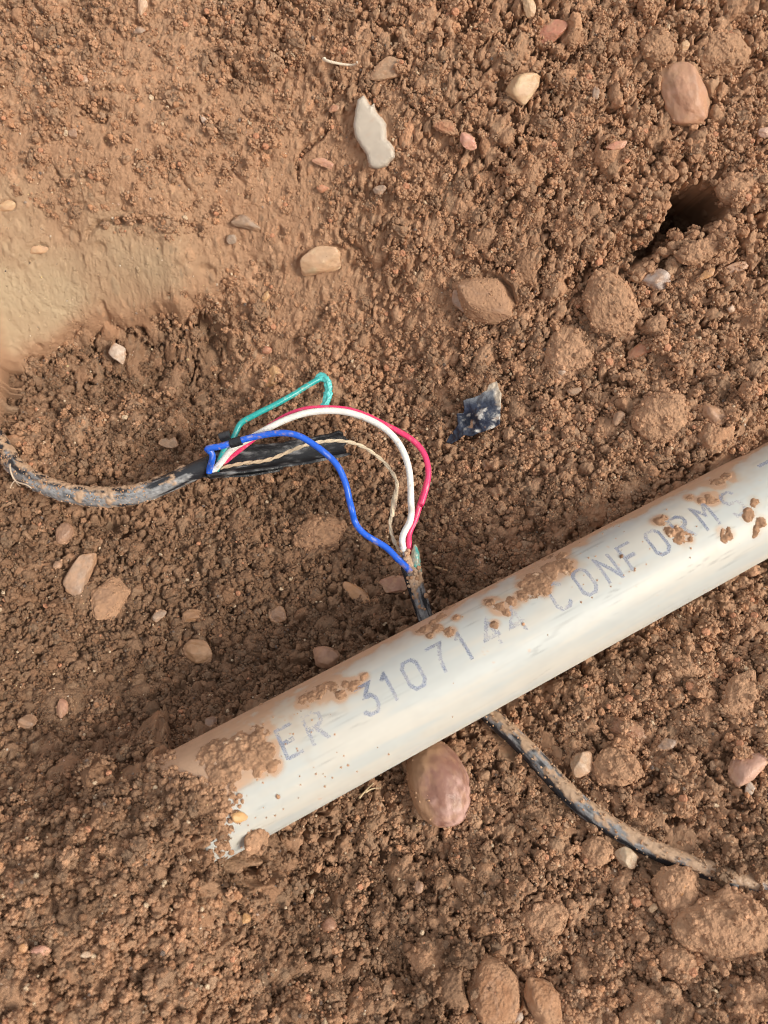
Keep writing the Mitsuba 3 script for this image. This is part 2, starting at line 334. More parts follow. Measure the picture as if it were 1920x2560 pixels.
for i, (u, v, a, b, ang, th, lab) in enumerate(CLODS):
    p, n = frame_at(u, v)
    ca, sa = math.cos(math.radians(ang)), math.sin(math.radians(ang))
    ea = on_plane(u + a * ca, v - a * sa, p, n) - p
    eb = on_plane(u - b * sa, v - b * ca, p, n) - p
    eb -= unit(ea) * (eb @ unit(ea))
    cth = th * min(np.linalg.norm(ea), np.linalg.norm(eb))
    c = p + n * (cth * .0 + .6)
    if v == 548: c = c + n * 3.0
    if u == 560:
        s_q, t_q = pipe_st(553, 1806); c = pipe_pt(np.array(s_q), np.array(t_q), np.array(PR + .1 * cth))
    clod_jobs.append((c, ea, eb, n * cth, i))

# ------------------------------------------------------------------ soil surface: base, streaks, cracks, pits, then crumbs heaped on it
h = M + 2.4 * nz(P2, 30, 3, 1) + (2.3 * nz(P2, 11, 3, 2)) * (.2 + .8 * loose) + 2.6 * loose * np.maximum(nz(P2, 17, 2, 6), -.1)
h += (1 - loose) * (.22 * nz(np.stack([GX * .30 + GY * .10, GY * 1.2 - GX * .10], -1), 2.2, 4, 3) + .45 * nz(np.stack([GX * .5 + GY * .6, GY * .5 - GX * .6], -1) , 5, 3, 4) * sm(.02, .2, loose))
def carve(uvs, depth, width, seed):
    pts = [hit(u, v) for u, v in uvs]
    d, t = pol_dist([p[:2] for p in pts])
    d = d + .55 * nz(P2, 2.0, 3, seed)
    return depth * sm(width, width * .15, d) * (.4 + .6 * np.sin(np.pi * np.clip(t, .02, .98)) ** .5)
pit = np.zeros(GX.shape)
pit = pit + 5.5 * sm(-2.5, 4.0, below) * sm(34, 10, below) * sm(led[-1][0] + 6, led[-1][0] - 10, GX)
for k, (uvs, dep, wid) in enumerate([
    ([(722,165),(712,215),(708,275),(690,300),(650,330),(638,350),(643,392)], 3.0, .75), ([(1215,650),(1265,592),(1320,545),(1350,500)], 6, 2.2), ([(470,100),(505,160),(527,170)], 3.5, 1.3),
    ([(575,95),(612,138),(650,146)], 3.5, 1.6), ([(443,15),(446,52)], 3, 1.4), ([(185,512),(212,486),(352,474)], 1.6, .8), ([(600,20),(590,60),(625,100)], 3, 1.4), ([(750,20),(760,110)], 3.5, 1.8),
    ([(100,340),(140,400)], 1.2, .6), ([(380,370),(410,415)], 1.5, .7), ([(520,320),(500,370),(530,400)], 1.4, .6), ([(735,490),(745,520),(780,555)], 3.5, 1.6), ([(170,735),(300,712),(400,705)], 2.5, 1.4), ([(1190,20),(1210,60)], 4, 2)]):
    pit = np.maximum(pit, carve(uvs, dep, wid, 40 + k))
def dip(u, v, a, b, ang, depth, seed, sharp=.5):
    p, n = frame_at(u, v)
    ca, sa = math.cos(math.radians(ang)), math.sin(math.radians(ang))
    ea = on_plane(u + a * ca, v - a * sa, p, n) - p
    eb = on_plane(u - b * sa, v - b * ca, p, n) - p
    A = np.linalg.inv(np.stack([ea[:2], eb[:2]], 1))
    q = np.einsum('ij,...j->...i', A, P2 - p[:2])
    d = np.hypot(q[..., 0], q[..., 1]) + (.35 if depth < 40 else .6) * nz(P2, 5 if depth < 40 else 7, 3, seed)
    return depth * sm(1, sharp, d)
pit = np.maximum(pit, dip(1500,458,84,56,35,60,60,.6)); pit = np.maximum(pit, dip(1425,520,100,24,38,30,61,.5)); pit = np.maximum(pit, dip(1350,548,60,22,30,8,62,.3))
pit = np.maximum(pit, dip(205,240,46,38,0,3.5,63,.4)); pit = np.maximum(pit, dip(235,305,14,22,0,2.5,64,.3)); pit = np.maximum(pit, dip(15,925,36,28,-30,7,65,.4)); pit = np.maximum(pit, dip(240,1140,70,24,0,7,66,.4))
pit = np.maximum(pit, dip(665,1926,24,18,0,7,67,.5)); pit = np.maximum(pit, dip(470,1585,60,20,20,6,68,.4)); pit = np.maximum(pit, dip(1000,945,55,22,15,4,69,.4)); pit = np.maximum(pit, dip(1560,700,20,16,0,8,70,.5))
pit = np.maximum(pit, dip(1655,815,16,14,0,6,71,.5)); pit = np.maximum(pit, dip(780,580,60,20,0,3,72,.3)); pit = np.maximum(pit, dip(1060,2040,20,26,0,6,73,.5)); pit = np.maximum(pit, dip(1000,60,24,40,20,7,74,.4))
pit = np.maximum(pit, dip(1390,215,14,40,0,6,75,.4)); pit = np.maximum(pit, dip(650,1440,60,18,30,5,76,.4)); pit = np.maximum(pit, dip(1110,2160,10,60,0,5,77,.4)); pit = np.maximum(pit, dip(560,1890,60,26,20,6,78,.4))
hsm = h - pit                                         # crumbs follow this
rough_bank = .50 * nz(np.stack([GX * .8, GY * 1.1], -1), 1.7, 4, 301) - .55 * np.abs(nz(P2, 1.3, 2, 305)) + 1.5 * nz(np.stack([GX * .8, GY], -1), 9, 3, 306) - 1.3 * sm(.25, .5, nz(np.stack([GX * .7, GY * 1.2], -1), 2.4, 2, 302)) - .5 * sm(.05, 0, np.abs(nz(P2, 7, 3, 303))) * sm(-.1, .3, nz(P2, 20, 2, 304))
hsm = hsm + rough_bank * sm(.75, .3, loose) * (1 - .75 * clay)
h = hsm - (.25 + 4.2 * sm(.2, .9, loose))
WX = .55 * nz(P2, 1.5, 2, 21) + .28 * nz(P2, .8, 1, 25); WY = .55 * nz(P2, 1.5, 2, 22) + .28 * nz(P2, .8, 1, 26)
ids = np.full(GX.shape, -1, int)
NY, NX = GX.shape
sizes = [(60, 5.0, 8.0), (420, 2.6, 5.0), (3000, 1.5, 2.6), (13000, .85, 1.5), (36000, .5, .9)]
crumb_col = []
pyr = random.Random(5)
loose_l, hsm_l = loose, hsm
nid = 0
for n, r0, r1 in sizes:
    xs = rng.uniform(X0, X1, n); ys = rng.uniform(Y0, Y1, n); rs = rng.uniform(r0, r1, n) ** 1.0
    asp = rng.uniform(.6, 1.0, n); ang = rng.uniform(0, np.pi, n); flat = rng.uniform(.6, 1.0, n); off = rng.uniform(-1, 1, n); keep = rng.uniform(0, 1, n); pw = rng.uniform(.35, .6, n)
    for k in range(n):
        ci, cj = int((ys[k] - Y0) / DX), int((xs[k] - X0) / DX)
        if ci >= NY or cj >= NX: continue
        lo = loose[ci, cj]
        if keep[k] > .10 + lo * 1.05 or (rs[k] > 2.6 and lo < .4): continue
        r = rs[k]
        w = int(r * 1.35 / DX) + 2
        i0, i1, j0, j1 = max(ci - w, 0), min(ci + w + 1, NY), max(cj - w, 0), min(cj + w + 1, NX)
        amp = min(1.0, r / 1.2)
        dx = GX[i0:i1, j0:j1] - xs[k] + WX[i0:i1, j0:j1] * amp; dy = GY[i0:i1, j0:j1] - ys[k] + WY[i0:i1, j0:j1] * amp
        c_, s_ = math.cos(ang[k]), math.sin(ang[k])
        d2 = ((dx * c_ + dy * s_) / r) ** 2 + ((dy * c_ - dx * s_) / (r * asp[k])) ** 2
        base = hsm[ci, cj]
        cur = h[ci, cj]
        zc = base - .7 * r * flat[k] - .4 * lo + off[k] * (.6 + .55 * r) * (.35 + .65 * lo)
        if cur > zc: zc = zc + min(cur - zc, 3.5 * r + 1.5) * .72
        tilt = M[i0:i1, j0:j1] - M[ci, cj] + .6 * (hsm[i0:i1, j0:j1] - M[i0:i1, j0:j1] - base + M[ci, cj])
        zz = zc + tilt + r * flat[k] * (np.maximum(1 - d2, 0) ** pw[k] - (1 - lo) * .62)
        sub = h[i0:i1, j0:j1]
        up = (d2 < 1) & (zz > sub)
        sub[up] = zz[up]
        ids[i0:i1, j0:j1][up] = nid + k
    crumb_col.append(np.stack([rng.normal(1, .13, n), rng.normal(0, .035, n), rng.uniform(0, 1, n)], 1))
    nid += n
crumb_col = np.concatenate(crumb_col)
h += (.14 * nz(P2, 1.1, 2, 31) + .10 * rng.normal(0, 1, GX.shape)) * (.95 + .05 * loose) * (1 - .45 * clay)

# ------------------------------------------------------------------ cables' paths, and the soil cut to what lies in it
def spl(pts, n):
    pts = np.asarray(pts, float)
    from scipy.interpolate import CubicSpline
    d = np.concatenate([[0], np.cumsum(np.linalg.norm(np.diff(pts, axis=0), axis=1))])
    return CubicSpline(d, pts)(np.linspace(0, d[-1], n))
left_path = spl([at(-60,905,1), at(0,962,3), at(38,1012,4), at(100,1050,5), at(200,1074,6), at(300,1067,7), at(385,1034,9), at(455,1003,11)], 160)
low_path = spl([at(876,1205,6.5), at(890,1245,5), at(908,1300,1), at(930,1360,-3.5), at(985,1460,-5.5), at(1050,1538,-4.5), at(1110,1592,-2), at(1160,1642,0), at(1250,1735,3.5), at(1345,1800,5.5), at(1450,1852,7), at(1560,1890,8), at(1660,1920,8.5), at(1760,1946,8)], 320)
CR = 3.1
for path, rad in ((left_path, CR), (low_path, CR)):
    d, t = pol_dist(path[::4, :2])
    z = np.interp(t, np.linspace(0, 1, len(path[::4])), path[::4, 2])
    buried = sm(.72, .86, t) * .9 if path is low_path else 0 * t
    lim = z - rad * .55 + .3 * np.maximum(d - rad, 0) ** 1.3 + buried * rad * 1.0 + .5 * nz(P2, 2, 2, 35)
    h = np.where(d < rad * 3.2, np.minimum(h, lim), h)
    low = hsm < z - rad
    if path is low_path:                              # heap soil against it where it is bedded in
        h = np.where((d < rad * 2.2) & (t > .62), np.maximum(h, z - rad * 1.0 - .5 * np.maximum(d - rad, 0) + .6 * nz(P2, 1.5, 2, 36)), h)
# soil never pokes through the pipe except where it buries its left end
s_ = (GX - PA[0]) * PD[0] + (GY - PA[1]) * PD[1]
q_ = (GX - PA[0]) * PN[0] + (GY - PA[1]) * PN[1]
top_ = PA[2] + PD[2] * s_ + np.sqrt(np.maximum(PR ** 2 - q_ ** 2, 0))
edge = s_ + 6.0 * nz(P2, 8, 3, 37) + 2.5 * nz(P2, 2.5, 2, 137) + 13 * sm(3, -11, q_) + 7 * sm(7, 14, q_) + 1
bury = sm(1.0, -1.0, edge) * (s_ < 40)
R0 = np.clip(h - hsm + 2.0, -1.5, 2.5)
low_lim = PA[2] - 9.5 + 1.2 * np.maximum(np.abs(q_) - PR, 0)
side = q_ > 0
lim = np.where(side, PA[2] - 10 + .9 * np.maximum(q_ - PR, 0) + 3 * sm(60, 140, s_), PA[2] - 8 + 1.0 * np.maximum(-q_ - PR, 0) + 9 * sm(45, 125, s_))
h = np.where((np.abs(q_) < PR * 1.9) & (bury < .5), np.minimum(h, lim + .9 * nz(P2, 3, 3, 38) + .5 * R0 + .4), h)
cover = top_ + .3 + .9 * nz(P2, 4, 3, 39) + .5 * nz(P2, 1.4, 2, 40) + .5 * np.clip(R0, -.5, 2)
mound = np.maximum(np.minimum(cover, 40), h)
h = np.where((np.abs(q_) < PR * .98) & (bury >= .5), mound, h)
h = np.where((np.abs(q_) >= PR * .9) & (np.abs(q_) < PR * 1.7) & (edge < 2) & (s_ > -80), np.maximum(h, PA[2] + 3.5 - 1.1 * (np.abs(q_) - PR) + .5 * R0), h)
# stones and clods sit in their own beds
for c, ea, eb, n, cth, depth in footprints:
    cth = abs(cth)
    R = max(np.linalg.norm(ea), np.linalg.norm(eb)) * 1.3
    j0, j1 = np.searchsorted(gx, [c[0] - R, c[0] + R]); i0, i1 = np.searchsorted(gy, [c[1] - R, c[1] + R])
    if i1 <= i0 or j1 <= j0: continue
    sub = h[i0:i1, j0:j1]
    qx, qy = GX[i0:i1, j0:j1] - c[0], GY[i0:i1, j0:j1] - c[1]
    plane = c[2] - (n[0] * qx + n[1] * qy) / n[2]
    zpl = plane - c[2]
    al = (qx * ea[0] + qy * ea[1] + zpl * ea[2]) / (ea @ ea); be = (qx * eb[0] + qy * eb[1] + zpl * eb[2]) / (eb @ eb)
    d = np.hypot(al, be) + .10 * nz(P2[i0:i1, j0:j1], 2.5, 2, 41)
    lim = plane - depth * cth + 6 * np.maximum(d - .86, 0) * cth
    sub[:] = np.where(d < 1.3, np.minimum(sub, lim), sub)

# colour of the soil: uneven tone, shade painted into the hollows, crumbs of slightly different earth, clay smear, tiny flecks
def soil_col(p, tint=None):
    big = nz(p, 42, 3, 51); mid = nz(p, 9, 3, 52)
    c = SOIL * (1 + .10 * big + .09 * mid)[..., None]
    c = c * (1 + np.stack([.02 * mid, .03 * big, .06 * big], -1))
    return c
base = soil_col(P2)
cc = crumb_col[np.maximum(ids, 0)]
tint = np.where((ids >= 0)[..., None], np.stack([cc[..., 0], cc[..., 1], cc[..., 2]], -1), np.array([1.0, 0, .5]))
base = base * np.clip(tint[..., :1], .6, 1.4) * (1 + tint[..., 1:2] * np.array([-.4, .6, 1.2]))
painted_shade = np.clip(blob_mask([(200,1350,22,1),(500,1350,22,1),(700,1250,18,.9),(300,1000,16,.7),(100,1100,16,.7),(600,1000,14,.8),(300,1600,18,.8),(700,1950,18,.7),(600,2150,18,.6),(900,2100,18,.4),(100,1900,18,.35),(100,2150,18,.2),
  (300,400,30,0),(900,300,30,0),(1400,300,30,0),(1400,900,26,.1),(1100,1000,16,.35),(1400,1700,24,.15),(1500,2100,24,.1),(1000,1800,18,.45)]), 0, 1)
painted_shade = np.maximum(painted_shade, .9 * sm(1, 6, below) * sm(34, 18, below) * led_w)
base = base * (1 - .40 * painted_shade)[..., None]                                       # shade of the trench floor and under the ledge, painted into the colour
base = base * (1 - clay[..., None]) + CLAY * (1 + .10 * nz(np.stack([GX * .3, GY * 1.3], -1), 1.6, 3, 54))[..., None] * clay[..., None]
fl = rng.uniform(0, 1, GX.shape)
fl = gaussian_filter(fl, .6); fl = (fl - fl.mean()) / fl.std()
base = np.where((fl > 2.7)[..., None], base * .4 + .6 * np.array([.52, .40, .28]), base)
base = np.where((fl < -2.9)[..., None], base * .5, base)
base = np.clip(base, .015, .8)

# one sheet: the fine grid in view, ever coarser to the horizon
def grow(a, b, first, ratio, end):
    out, x, d = [], b, first
    while x < end:
        d *= ratio; x += d; out.append(x)
    return np.array(out)
ext = grow(0, 0, .5, 1.35, 200000)
fx = np.concatenate([X0 - ext[::-1], gx, gx[-1] + ext]); fy = np.concatenate([Y0 - ext[::-1], gy, gy[-1] + ext])
FX, FY = np.meshgrid(fx, fy)
ne = len(ext)
coarse = macro(FX, FY)
outd = np.maximum.reduce([X0 - FX, FX - gx[-1], Y0 - FY, FY - gy[-1]])
coarse = coarse + sm(0, 5, outd) * (3.0 * nz(np.stack([FX, FY], -1), 20, 3, 61) + 12 * nz(np.stack([FX, FY], -1), 150, 2, 62))
coarse[ne:-ne, ne:-ne] = h
# carry the rim's crumbs outwards a little so that the sheet stays whole
blend = sm(6, 0, outd)
ii = np.clip(np.arange(FX.shape[0]) - ne, 0, NY - 1); jj = np.clip(np.arange(FX.shape[1]) - ne, 0, NX - 1)
rim = (h - M)[np.ix_(ii, jj)]
coarse = np.where(outd > 0, coarse + rim * blend, coarse)
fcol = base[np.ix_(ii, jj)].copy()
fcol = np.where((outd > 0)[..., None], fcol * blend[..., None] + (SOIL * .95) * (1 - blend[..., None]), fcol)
def grid_faces(ny, nx):
    a = np.arange(ny * nx).reshape(ny, nx)
    q = np.stack([a[:-1, :-1], a[:-1, 1:], a[1:, 1:], a[1:, :-1]], -1).reshape(-1, 4)
    return np.vstack([q[:, [0, 1, 2]], q[:, [0, 2, 3]]])
FM = macro(FX, FY); FM[ne:-ne, ne:-ne] = gaussian_filter(FM[ne:-ne, ne:-ne], 6)
dzy, dzx = np.gradient(FM, fy, fx)
NN = np.stack([-dzx, -dzy, np.ones_like(FM)], -1); NN /= np.linalg.norm(NN, axis=-1, keepdims=True)
FM = macro(FX, FY)
G = np.stack([FX, FY, FM], -1) + NN * (coarse - FM)[..., None]      # crumbs stand out square to the slope they lie on
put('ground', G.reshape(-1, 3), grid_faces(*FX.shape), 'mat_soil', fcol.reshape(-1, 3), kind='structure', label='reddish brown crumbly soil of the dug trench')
def soil_z(x, y):
    c = np.stack([(np.asarray(y) - Y0) / DX, (np.asarray(x) - X0) / DX])
    return map_coordinates(h, c, order=1, mode='nearest')
hs = gaussian_filter(h, 2.0)
Nf = NN[ne:-ne, ne:-ne]

# ------------------------------------------------------------------ loose crumbs and sand grains
def lumps(sub, nvar, rough, seed):
    r = np.random.default_rng(seed); out = []
    for k in range(nvar):
        d = np.array(ICO[sub].vertices)
        v, _ = stone_shape(sub, .35, seed * 50 + k)
        v = v * (1 + rough * nz(d + k * 9.1, .55, 2, k + seed))[:, None]
        out.append(v)
    return out
def rand_rot(n, r):
    q = r.normal(size=(n, 4)); q /= np.linalg.norm(q, axis=1, keepdims=True)
    w, x, y, z = q.T
    return np.stack([1-2*(y*y+z*z), 2*(x*y-w*z), 2*(x*z+w*y), 2*(x*y+w*z), 1-2*(x*x+z*z), 2*(y*z-w*x), 2*(x*z-w*y), 2*(y*z+w*x), 1-2*(x*x+y*y)], -1).reshape(n, 3, 3)
def scatter(pos, rad, cols, sub, seed, rough=.25, squash=(.65, 1.0)):
    r = np.random.default_rng(seed); n = len(pos)
    var = lumps(sub, 10, rough, seed); base_f = np.array(ICO[sub].faces); nv = len(var[0])
    V = np.stack(var)[r.integers(0, 10, n)] * r.uniform(squash[0], squash[1], (n, 1, 3))
    V = np.einsum('nij,nvj->nvi', rand_rot(n, r), V) * rad[:, None, None] + pos[:, None]
    F = base_f[None] + (np.arange(n) * nv)[:, None, None]
    return V.reshape(-1, 3), F.reshape(-1, 3), np.repeat(cols, nv, 0)
def inside_foot(x, y):
    bad = np.zeros(len(x), bool)
    for c, ea, eb, n, cth, depth in footprints:
        qx, qy = x - c[0], y - c[1]; zpl = -(n[0] * qx + n[1] * qy) / n[2]
        al = (qx * ea[0] + qy * ea[1] + zpl * ea[2]) / (ea @ ea); be = (qx * eb[0] + qy * eb[1] + zpl * eb[2]) / (eb @ eb)
        bad |= np.hypot(al, be) < .98
    return bad
def spots(n, rr, bias, seed):
    r = np.random.default_rng(seed)
    x, y = r.uniform(X0 + 2, X1 - 3, n), r.uniform(Y0 + 2, Y1 - 3, n)
    rad = r.uniform(rr[0], rr[1], n)
    ij = ((y - Y0) / DX).astype(int), ((x - X0) / DX).astype(int)
    ok = (r.uniform(0, 1, n) < bias(loose[ij])) & ~inside_foot(x, y)
    q = (x - PA[0]) * PN[0] + (y - PA[1]) * PN[1]; s = (x - PA[0]) * PD[0] + (y - PA[1]) * PD[1]
    ok &= ~((np.abs(q) < PR) & (s > 1))
    for path in (left_path, low_path):
        d, _ = cKDTree(path[:, :2]).query(np.stack([x, y], 1))
        ok &= d > CR + .3
    x, y, rad = x[ok], y[ok], rad[ok]
    jj_ = ij[0][ok], ij[1][ok]
    return np.stack([x, y, M[jj_]], 1) + Nf[jj_] * (hs[jj_] - M[jj_] + rad * r.uniform(-.1, .6, len(x)))[:, None], rad, base[ij[0][ok], ij[1][ok]], r
def join(parts):
    V, F, C, o = [], [], [], 0
    for v, f, c in parts:
        V.append(v); F.append(np.asarray(f) + o); C.append(np.broadcast_to(c, (len(v), 3))); o += len(v)
    return np.concatenate(V), np.concatenate(F), np.concatenate(C)
hp = hit(1490, 470)
from scipy.ndimage import distance_transform_edt
TR = 7.0
def crumb_tile(seed, dark):
    r = np.random.default_rng(seed); parts = []
    # clumps of several sizes, each a core with crumbs and grains on it; single grains between them, lower down
    cl = []
    for _ in range(400):
        R = 1.1 + 2.9 * r.uniform() ** 2.2
        a_, q_r = r.uniform(0, 2 * np.pi), TR * math.sqrt(r.uniform())
        c = np.array([q_r * math.cos(a_), q_r * math.sin(a_)])
        if all(np.hypot(*(c - o[0])) > .92 * (R + o[1]) for o in cl): cl.append((c, R, r.normal(-.2, .75) - .45 * R))
    core = [(np.array([c[0], c[1], z]), .84 * R) for c, R, z in cl]
    def on_clumps(n, push):
        w = np.array([R ** 2 for _, R, _ in cl]); k = r.choice(len(cl), n, p=w / w.sum())
        d = r.normal(size=(n, 3)); d[:, 2] = np.abs(d[:, 2]) * 1.1; d /= np.linalg.norm(d, axis=1, keepdims=True)
        return np.array([[*cl[i][0], cl[i][2]] for i in k]) + d * np.array([cl[i][1] for i in k])[:, None] * push, k
    tone = r.normal(1.02, .10, len(cl))
    for n, r0, r1, sub, push, sq in ((0, 0, 0, 2, 0, .75), (46, .5, 1.0, 1, .78, .6), (110, .32, .6, 0, .88, .6), (60, .2, .4, 0, .95, .6), (60, .3, .8, 0, None, .6)):
        if sub == 2: pos, rad, k = np.array([c for c, _ in core]), np.array([R for _, R in core]), np.arange(len(cl)); n = len(cl)
        else:
            rad = r0 + (r1 - r0) * r.uniform(0, 1, n) ** 1.8
            if push: pos, k = on_clumps(n, push)
            else:
                a_, q_r = r.uniform(0, 2 * np.pi, n), TR * np.sqrt(r.uniform(0, 1, n)); k = r.integers(0, len(cl), n)
                pos = np.stack([q_r * np.cos(a_), q_r * np.sin(a_), r.normal(-1.5, .7, n)], 1)
        tn = tone[k][:, None]
        col = SOIL * dark * tn * np.clip(r.normal(1.0, .10, (n, 1)), .6, 1.4) * (1 + r.normal(0, .05, (n, 1)) * np.array([-.4, .5, 1.2]))
        odd = r.uniform(0, 1, n) * (sub < 2)
        col[odd > .985] = np.array([.58, .44, .30]); col[(odd > .975) & (odd < .985)] = np.array([.16, .12, .10]); col[(odd > .965) & (odd < .975)] = np.array([.50, .24, .14])
        parts.append(scatter(pos, rad, col, sub, seed + sub + int(n), .34, (sq, 1.0)))
    return join(parts)
scene_tiles = []
for k in range(8):
    gm = crumb_tile(1000 + 10 * k, 1.0 if k < 4 else .60)  # the second half are shaded copies, their shade put into the colour
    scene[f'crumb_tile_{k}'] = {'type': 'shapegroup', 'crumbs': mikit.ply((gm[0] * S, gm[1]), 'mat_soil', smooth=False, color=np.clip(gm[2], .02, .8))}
busy = np.zeros(GX.shape, bool)
for c, ea, eb, n, cth, depth in footprints:
    qx, qy = GX - c[0], GY - c[1]; zpl = -(n[0] * qx + n[1] * qy) / n[2]
    al = (qx * ea[0] + qy * ea[1] + zpl * ea[2]) / (ea @ ea); be = (qx * eb[0] + qy * eb[1] + zpl * eb[2]) / (eb @ eb)
    busy |= np.hypot(al, be) < (.84 if cth > 0 else .55)
busy |= (np.abs(q_) < PR - 1.0) & (bury < .5) & (s_ > np.where(q_ < -3, -9, 4))
for path, lim_ in ((left_path, 2), (low_path, .84)):
    d, t = pol_dist(path[::4, :2]); busy |= (d < CR) & (t < lim_)
free = distance_transform_edt(~busy) * DX
sm_h = gaussian_filter(h - M, 6); sm_f = gaussian_filter(h, 9)
fy_, fx_ = np.gradient(sm_f, DX)
r = np.random.default_rng(88)
nt = 0
gxx, gyy = np.meshgrid(np.arange(X0, X1, 9.0), np.arange(Y0, Y1, 7.8))
gxx = gxx + 4.5 * (np.arange(gxx.shape[0]) % 2)[:, None]
xs, ys = (gxx + r.normal(0, 1.3, gxx.shape)).ravel(), (gyy + r.normal(0, 1.3, gxx.shape)).ravel()
n_main = len(xs)
extra = hp[:2] + r.normal(0, 1, (10, 2)) * [11, 9]
xs, ys = np.concatenate([xs, extra[:, 0], r.uniform(X0 + 3, X1 - 3, 1500)]), np.concatenate([ys, extra[:, 1], r.uniform(Y0 + 3, Y1 - 3, 1500)])
Tf = mi.ScalarTransform4f
n_small = 0
for k_t, (x, y) in enumerate(zip(xs, ys)):
    i, j = int((y - Y0) / DX), int((x - X0) / DX)
    if not (2 <= i < NY - 2 and 2 <= j < NX - 2): continue
    d = np.array([x, y, M[i, j]]) - CAM
    u_, v_ = 829.5 + FPX * (d @ RT) / (d @ AX), 1106 - FPX * (d @ UP) / (d @ AX)
    if not (-60 < u_ < 1720 and -60 < v_ < 2272): continue                    # the photograph shows nothing of the soil beyond
    lo = max(sm(-.2, .25, loose[i, j]) * (clay[i, j] < .2), .9 * (bury[i, j] > .5) * (abs(q_[i, j]) < 30) * (s_[i, j] > -50))
    sc_ = min(r.uniform(.85, 1.15) + .5 * (r.uniform() < .3) * lo, (free[i, j] + .7) / 4.6)
    small = sc_ < .62
    if k_t >= n_main + 10 and (not small or n_small > 70): continue
    if sc_ < .36 or (small and k_t < n_main) or r.uniform() > lo: continue
    if pit[i, j] > 11 and r.uniform() < .75: continue
    n_small += small
    nrm = unit(np.array([-fx_[i, j], -fy_[i, j], 1.0])); nrm = unit(np.clip(nrm, -.75, 1))
    e1 = unit(np.cross(nrm, [math.cos(r.uniform(0, 6.28)), math.sin(r.uniform(0, 6.28)), .01])); e2 = np.cross(nrm, e1)
    z_off = r.normal(.75, .5) * sc_ - 1.05 * sm(.7, .2, loose[i, j])
    pos = np.array([x, y, M[i, j]]) + Nf[i, j] * sm_h[i, j] + nrm * z_off
    m4 = np.eye(4); m4[:3, 0], m4[:3, 1], m4[:3, 2], m4[:3, 3] = e1 * sc_, e2 * sc_, nrm * sc_, pos * S
    nt += 1
    g_ = r.integers(0, 4) if r.uniform() > painted_shade[i, j] * 1.05 else 4 + r.integers(0, 4)  # shaded copies where the ground has painted shade
    scene[f'soil_crumb__{nt:03d}'] = {'type': 'instance', 'to_world': Tf(m4.tolist()), 'group': {'type': 'ref', 'id': f'crumb_tile_{g_}'}}
labels['soil_crumb'] = {'label': 'loose brown soil crumbs heaped over the trench', 'category': 'soil crumbs', 'kind': 'stuff'}
print('tiles', nt)
parts = []
for n, rr, sub, seed in ((3000, (.35, 1.0), 1, 71), (260, (1.0, 1.7), 2, 72), (12000, (.18, .60), 0, 78)):
    pos, rad, bc, r = spots(n, rr, (lambda l: .10 + .6 * l) if sub else (lambda l: .95 - .75 * l), seed)
    parts.append(scatter(pos, rad, np.clip(bc * r.normal(1, .1, (len(pos), 1)), .02, .8), sub, seed, .34))
cell = np.argwhere((np.abs(edge) < 3.2) & (np.abs(q_) < PR * .97) & (s_ > -30) & (s_ < 14))
r = np.random.default_rng(89); cell = cell[r.integers(0, len(cell), 420)]; ci_ = cell[:, 0], cell[:, 1]
rad = .25 + 1.0 * r.uniform(0, 1, 420) ** 2
parts.append(scatter(np.column_stack([GX[ci_], GY[ci_], np.maximum(h[ci_], top_[ci_]) + .25 * rad]), rad, SOIL * r.normal(1, .13, (420, 1)), 1, 90, .34))
r = np.random.default_rng(79); xy = hp[:2] + r.normal(0, 1, (900, 2)) * [11, 8.5]; rad = r.uniform(.4, 2.0, 900)
jj_ = ((xy[:, 1] - Y0) / DX).astype(int), ((xy[:, 0] - X0) / DX).astype(int)
parts.append(scatter(np.column_stack([xy, M[jj_]]) + Nf[jj_] * (h[jj_] - M[jj_] + .2 * rad)[:, None], rad, base[jj_], 1, 80, .34))
gm = join(parts)
put('loose_crumb', gm[0], gm[1], 'mat_soil', gm[2], kind='stuff', label='single small crumbs lying about on the soil', cat='soil crumbs', smooth=False)
pos, rad, bc, r = spots(6500, (.14, .40), lambda l: .5 + .5 * l, 74)
pal = np.array([[.62,.46,.30],[.70,.60,.48],[.55,.33,.20],[.60,.40,.30],[.30,.24,.20],[.12,.10,.09],[.66,.50,.26]])
gc = pal[r.integers(0, len(pal), len(pos))] * r.uniform(.75, 1.1, (len(pos), 1))
pos2, rad2, bc2, r2 = spots(420, (.45, .85), lambda l: .35 + .5 * l, 75)
gc2 = pal[r2.integers(0, len(pal), len(pos2))] * r2.uniform(.6, 1.0, (len(pos2), 1)) * .7 + bc2 * .3
g = join([scatter(pos + [0, 0, .12], rad, gc, 0, 76, .15), scatter(pos2, rad2, gc2, 2, 77, .15)])
put('sand_grain', g[0], g[1], 'mat_grain', g[2], kind='stuff', label='tiny pale grains of sand in the soil', cat='sand grains')

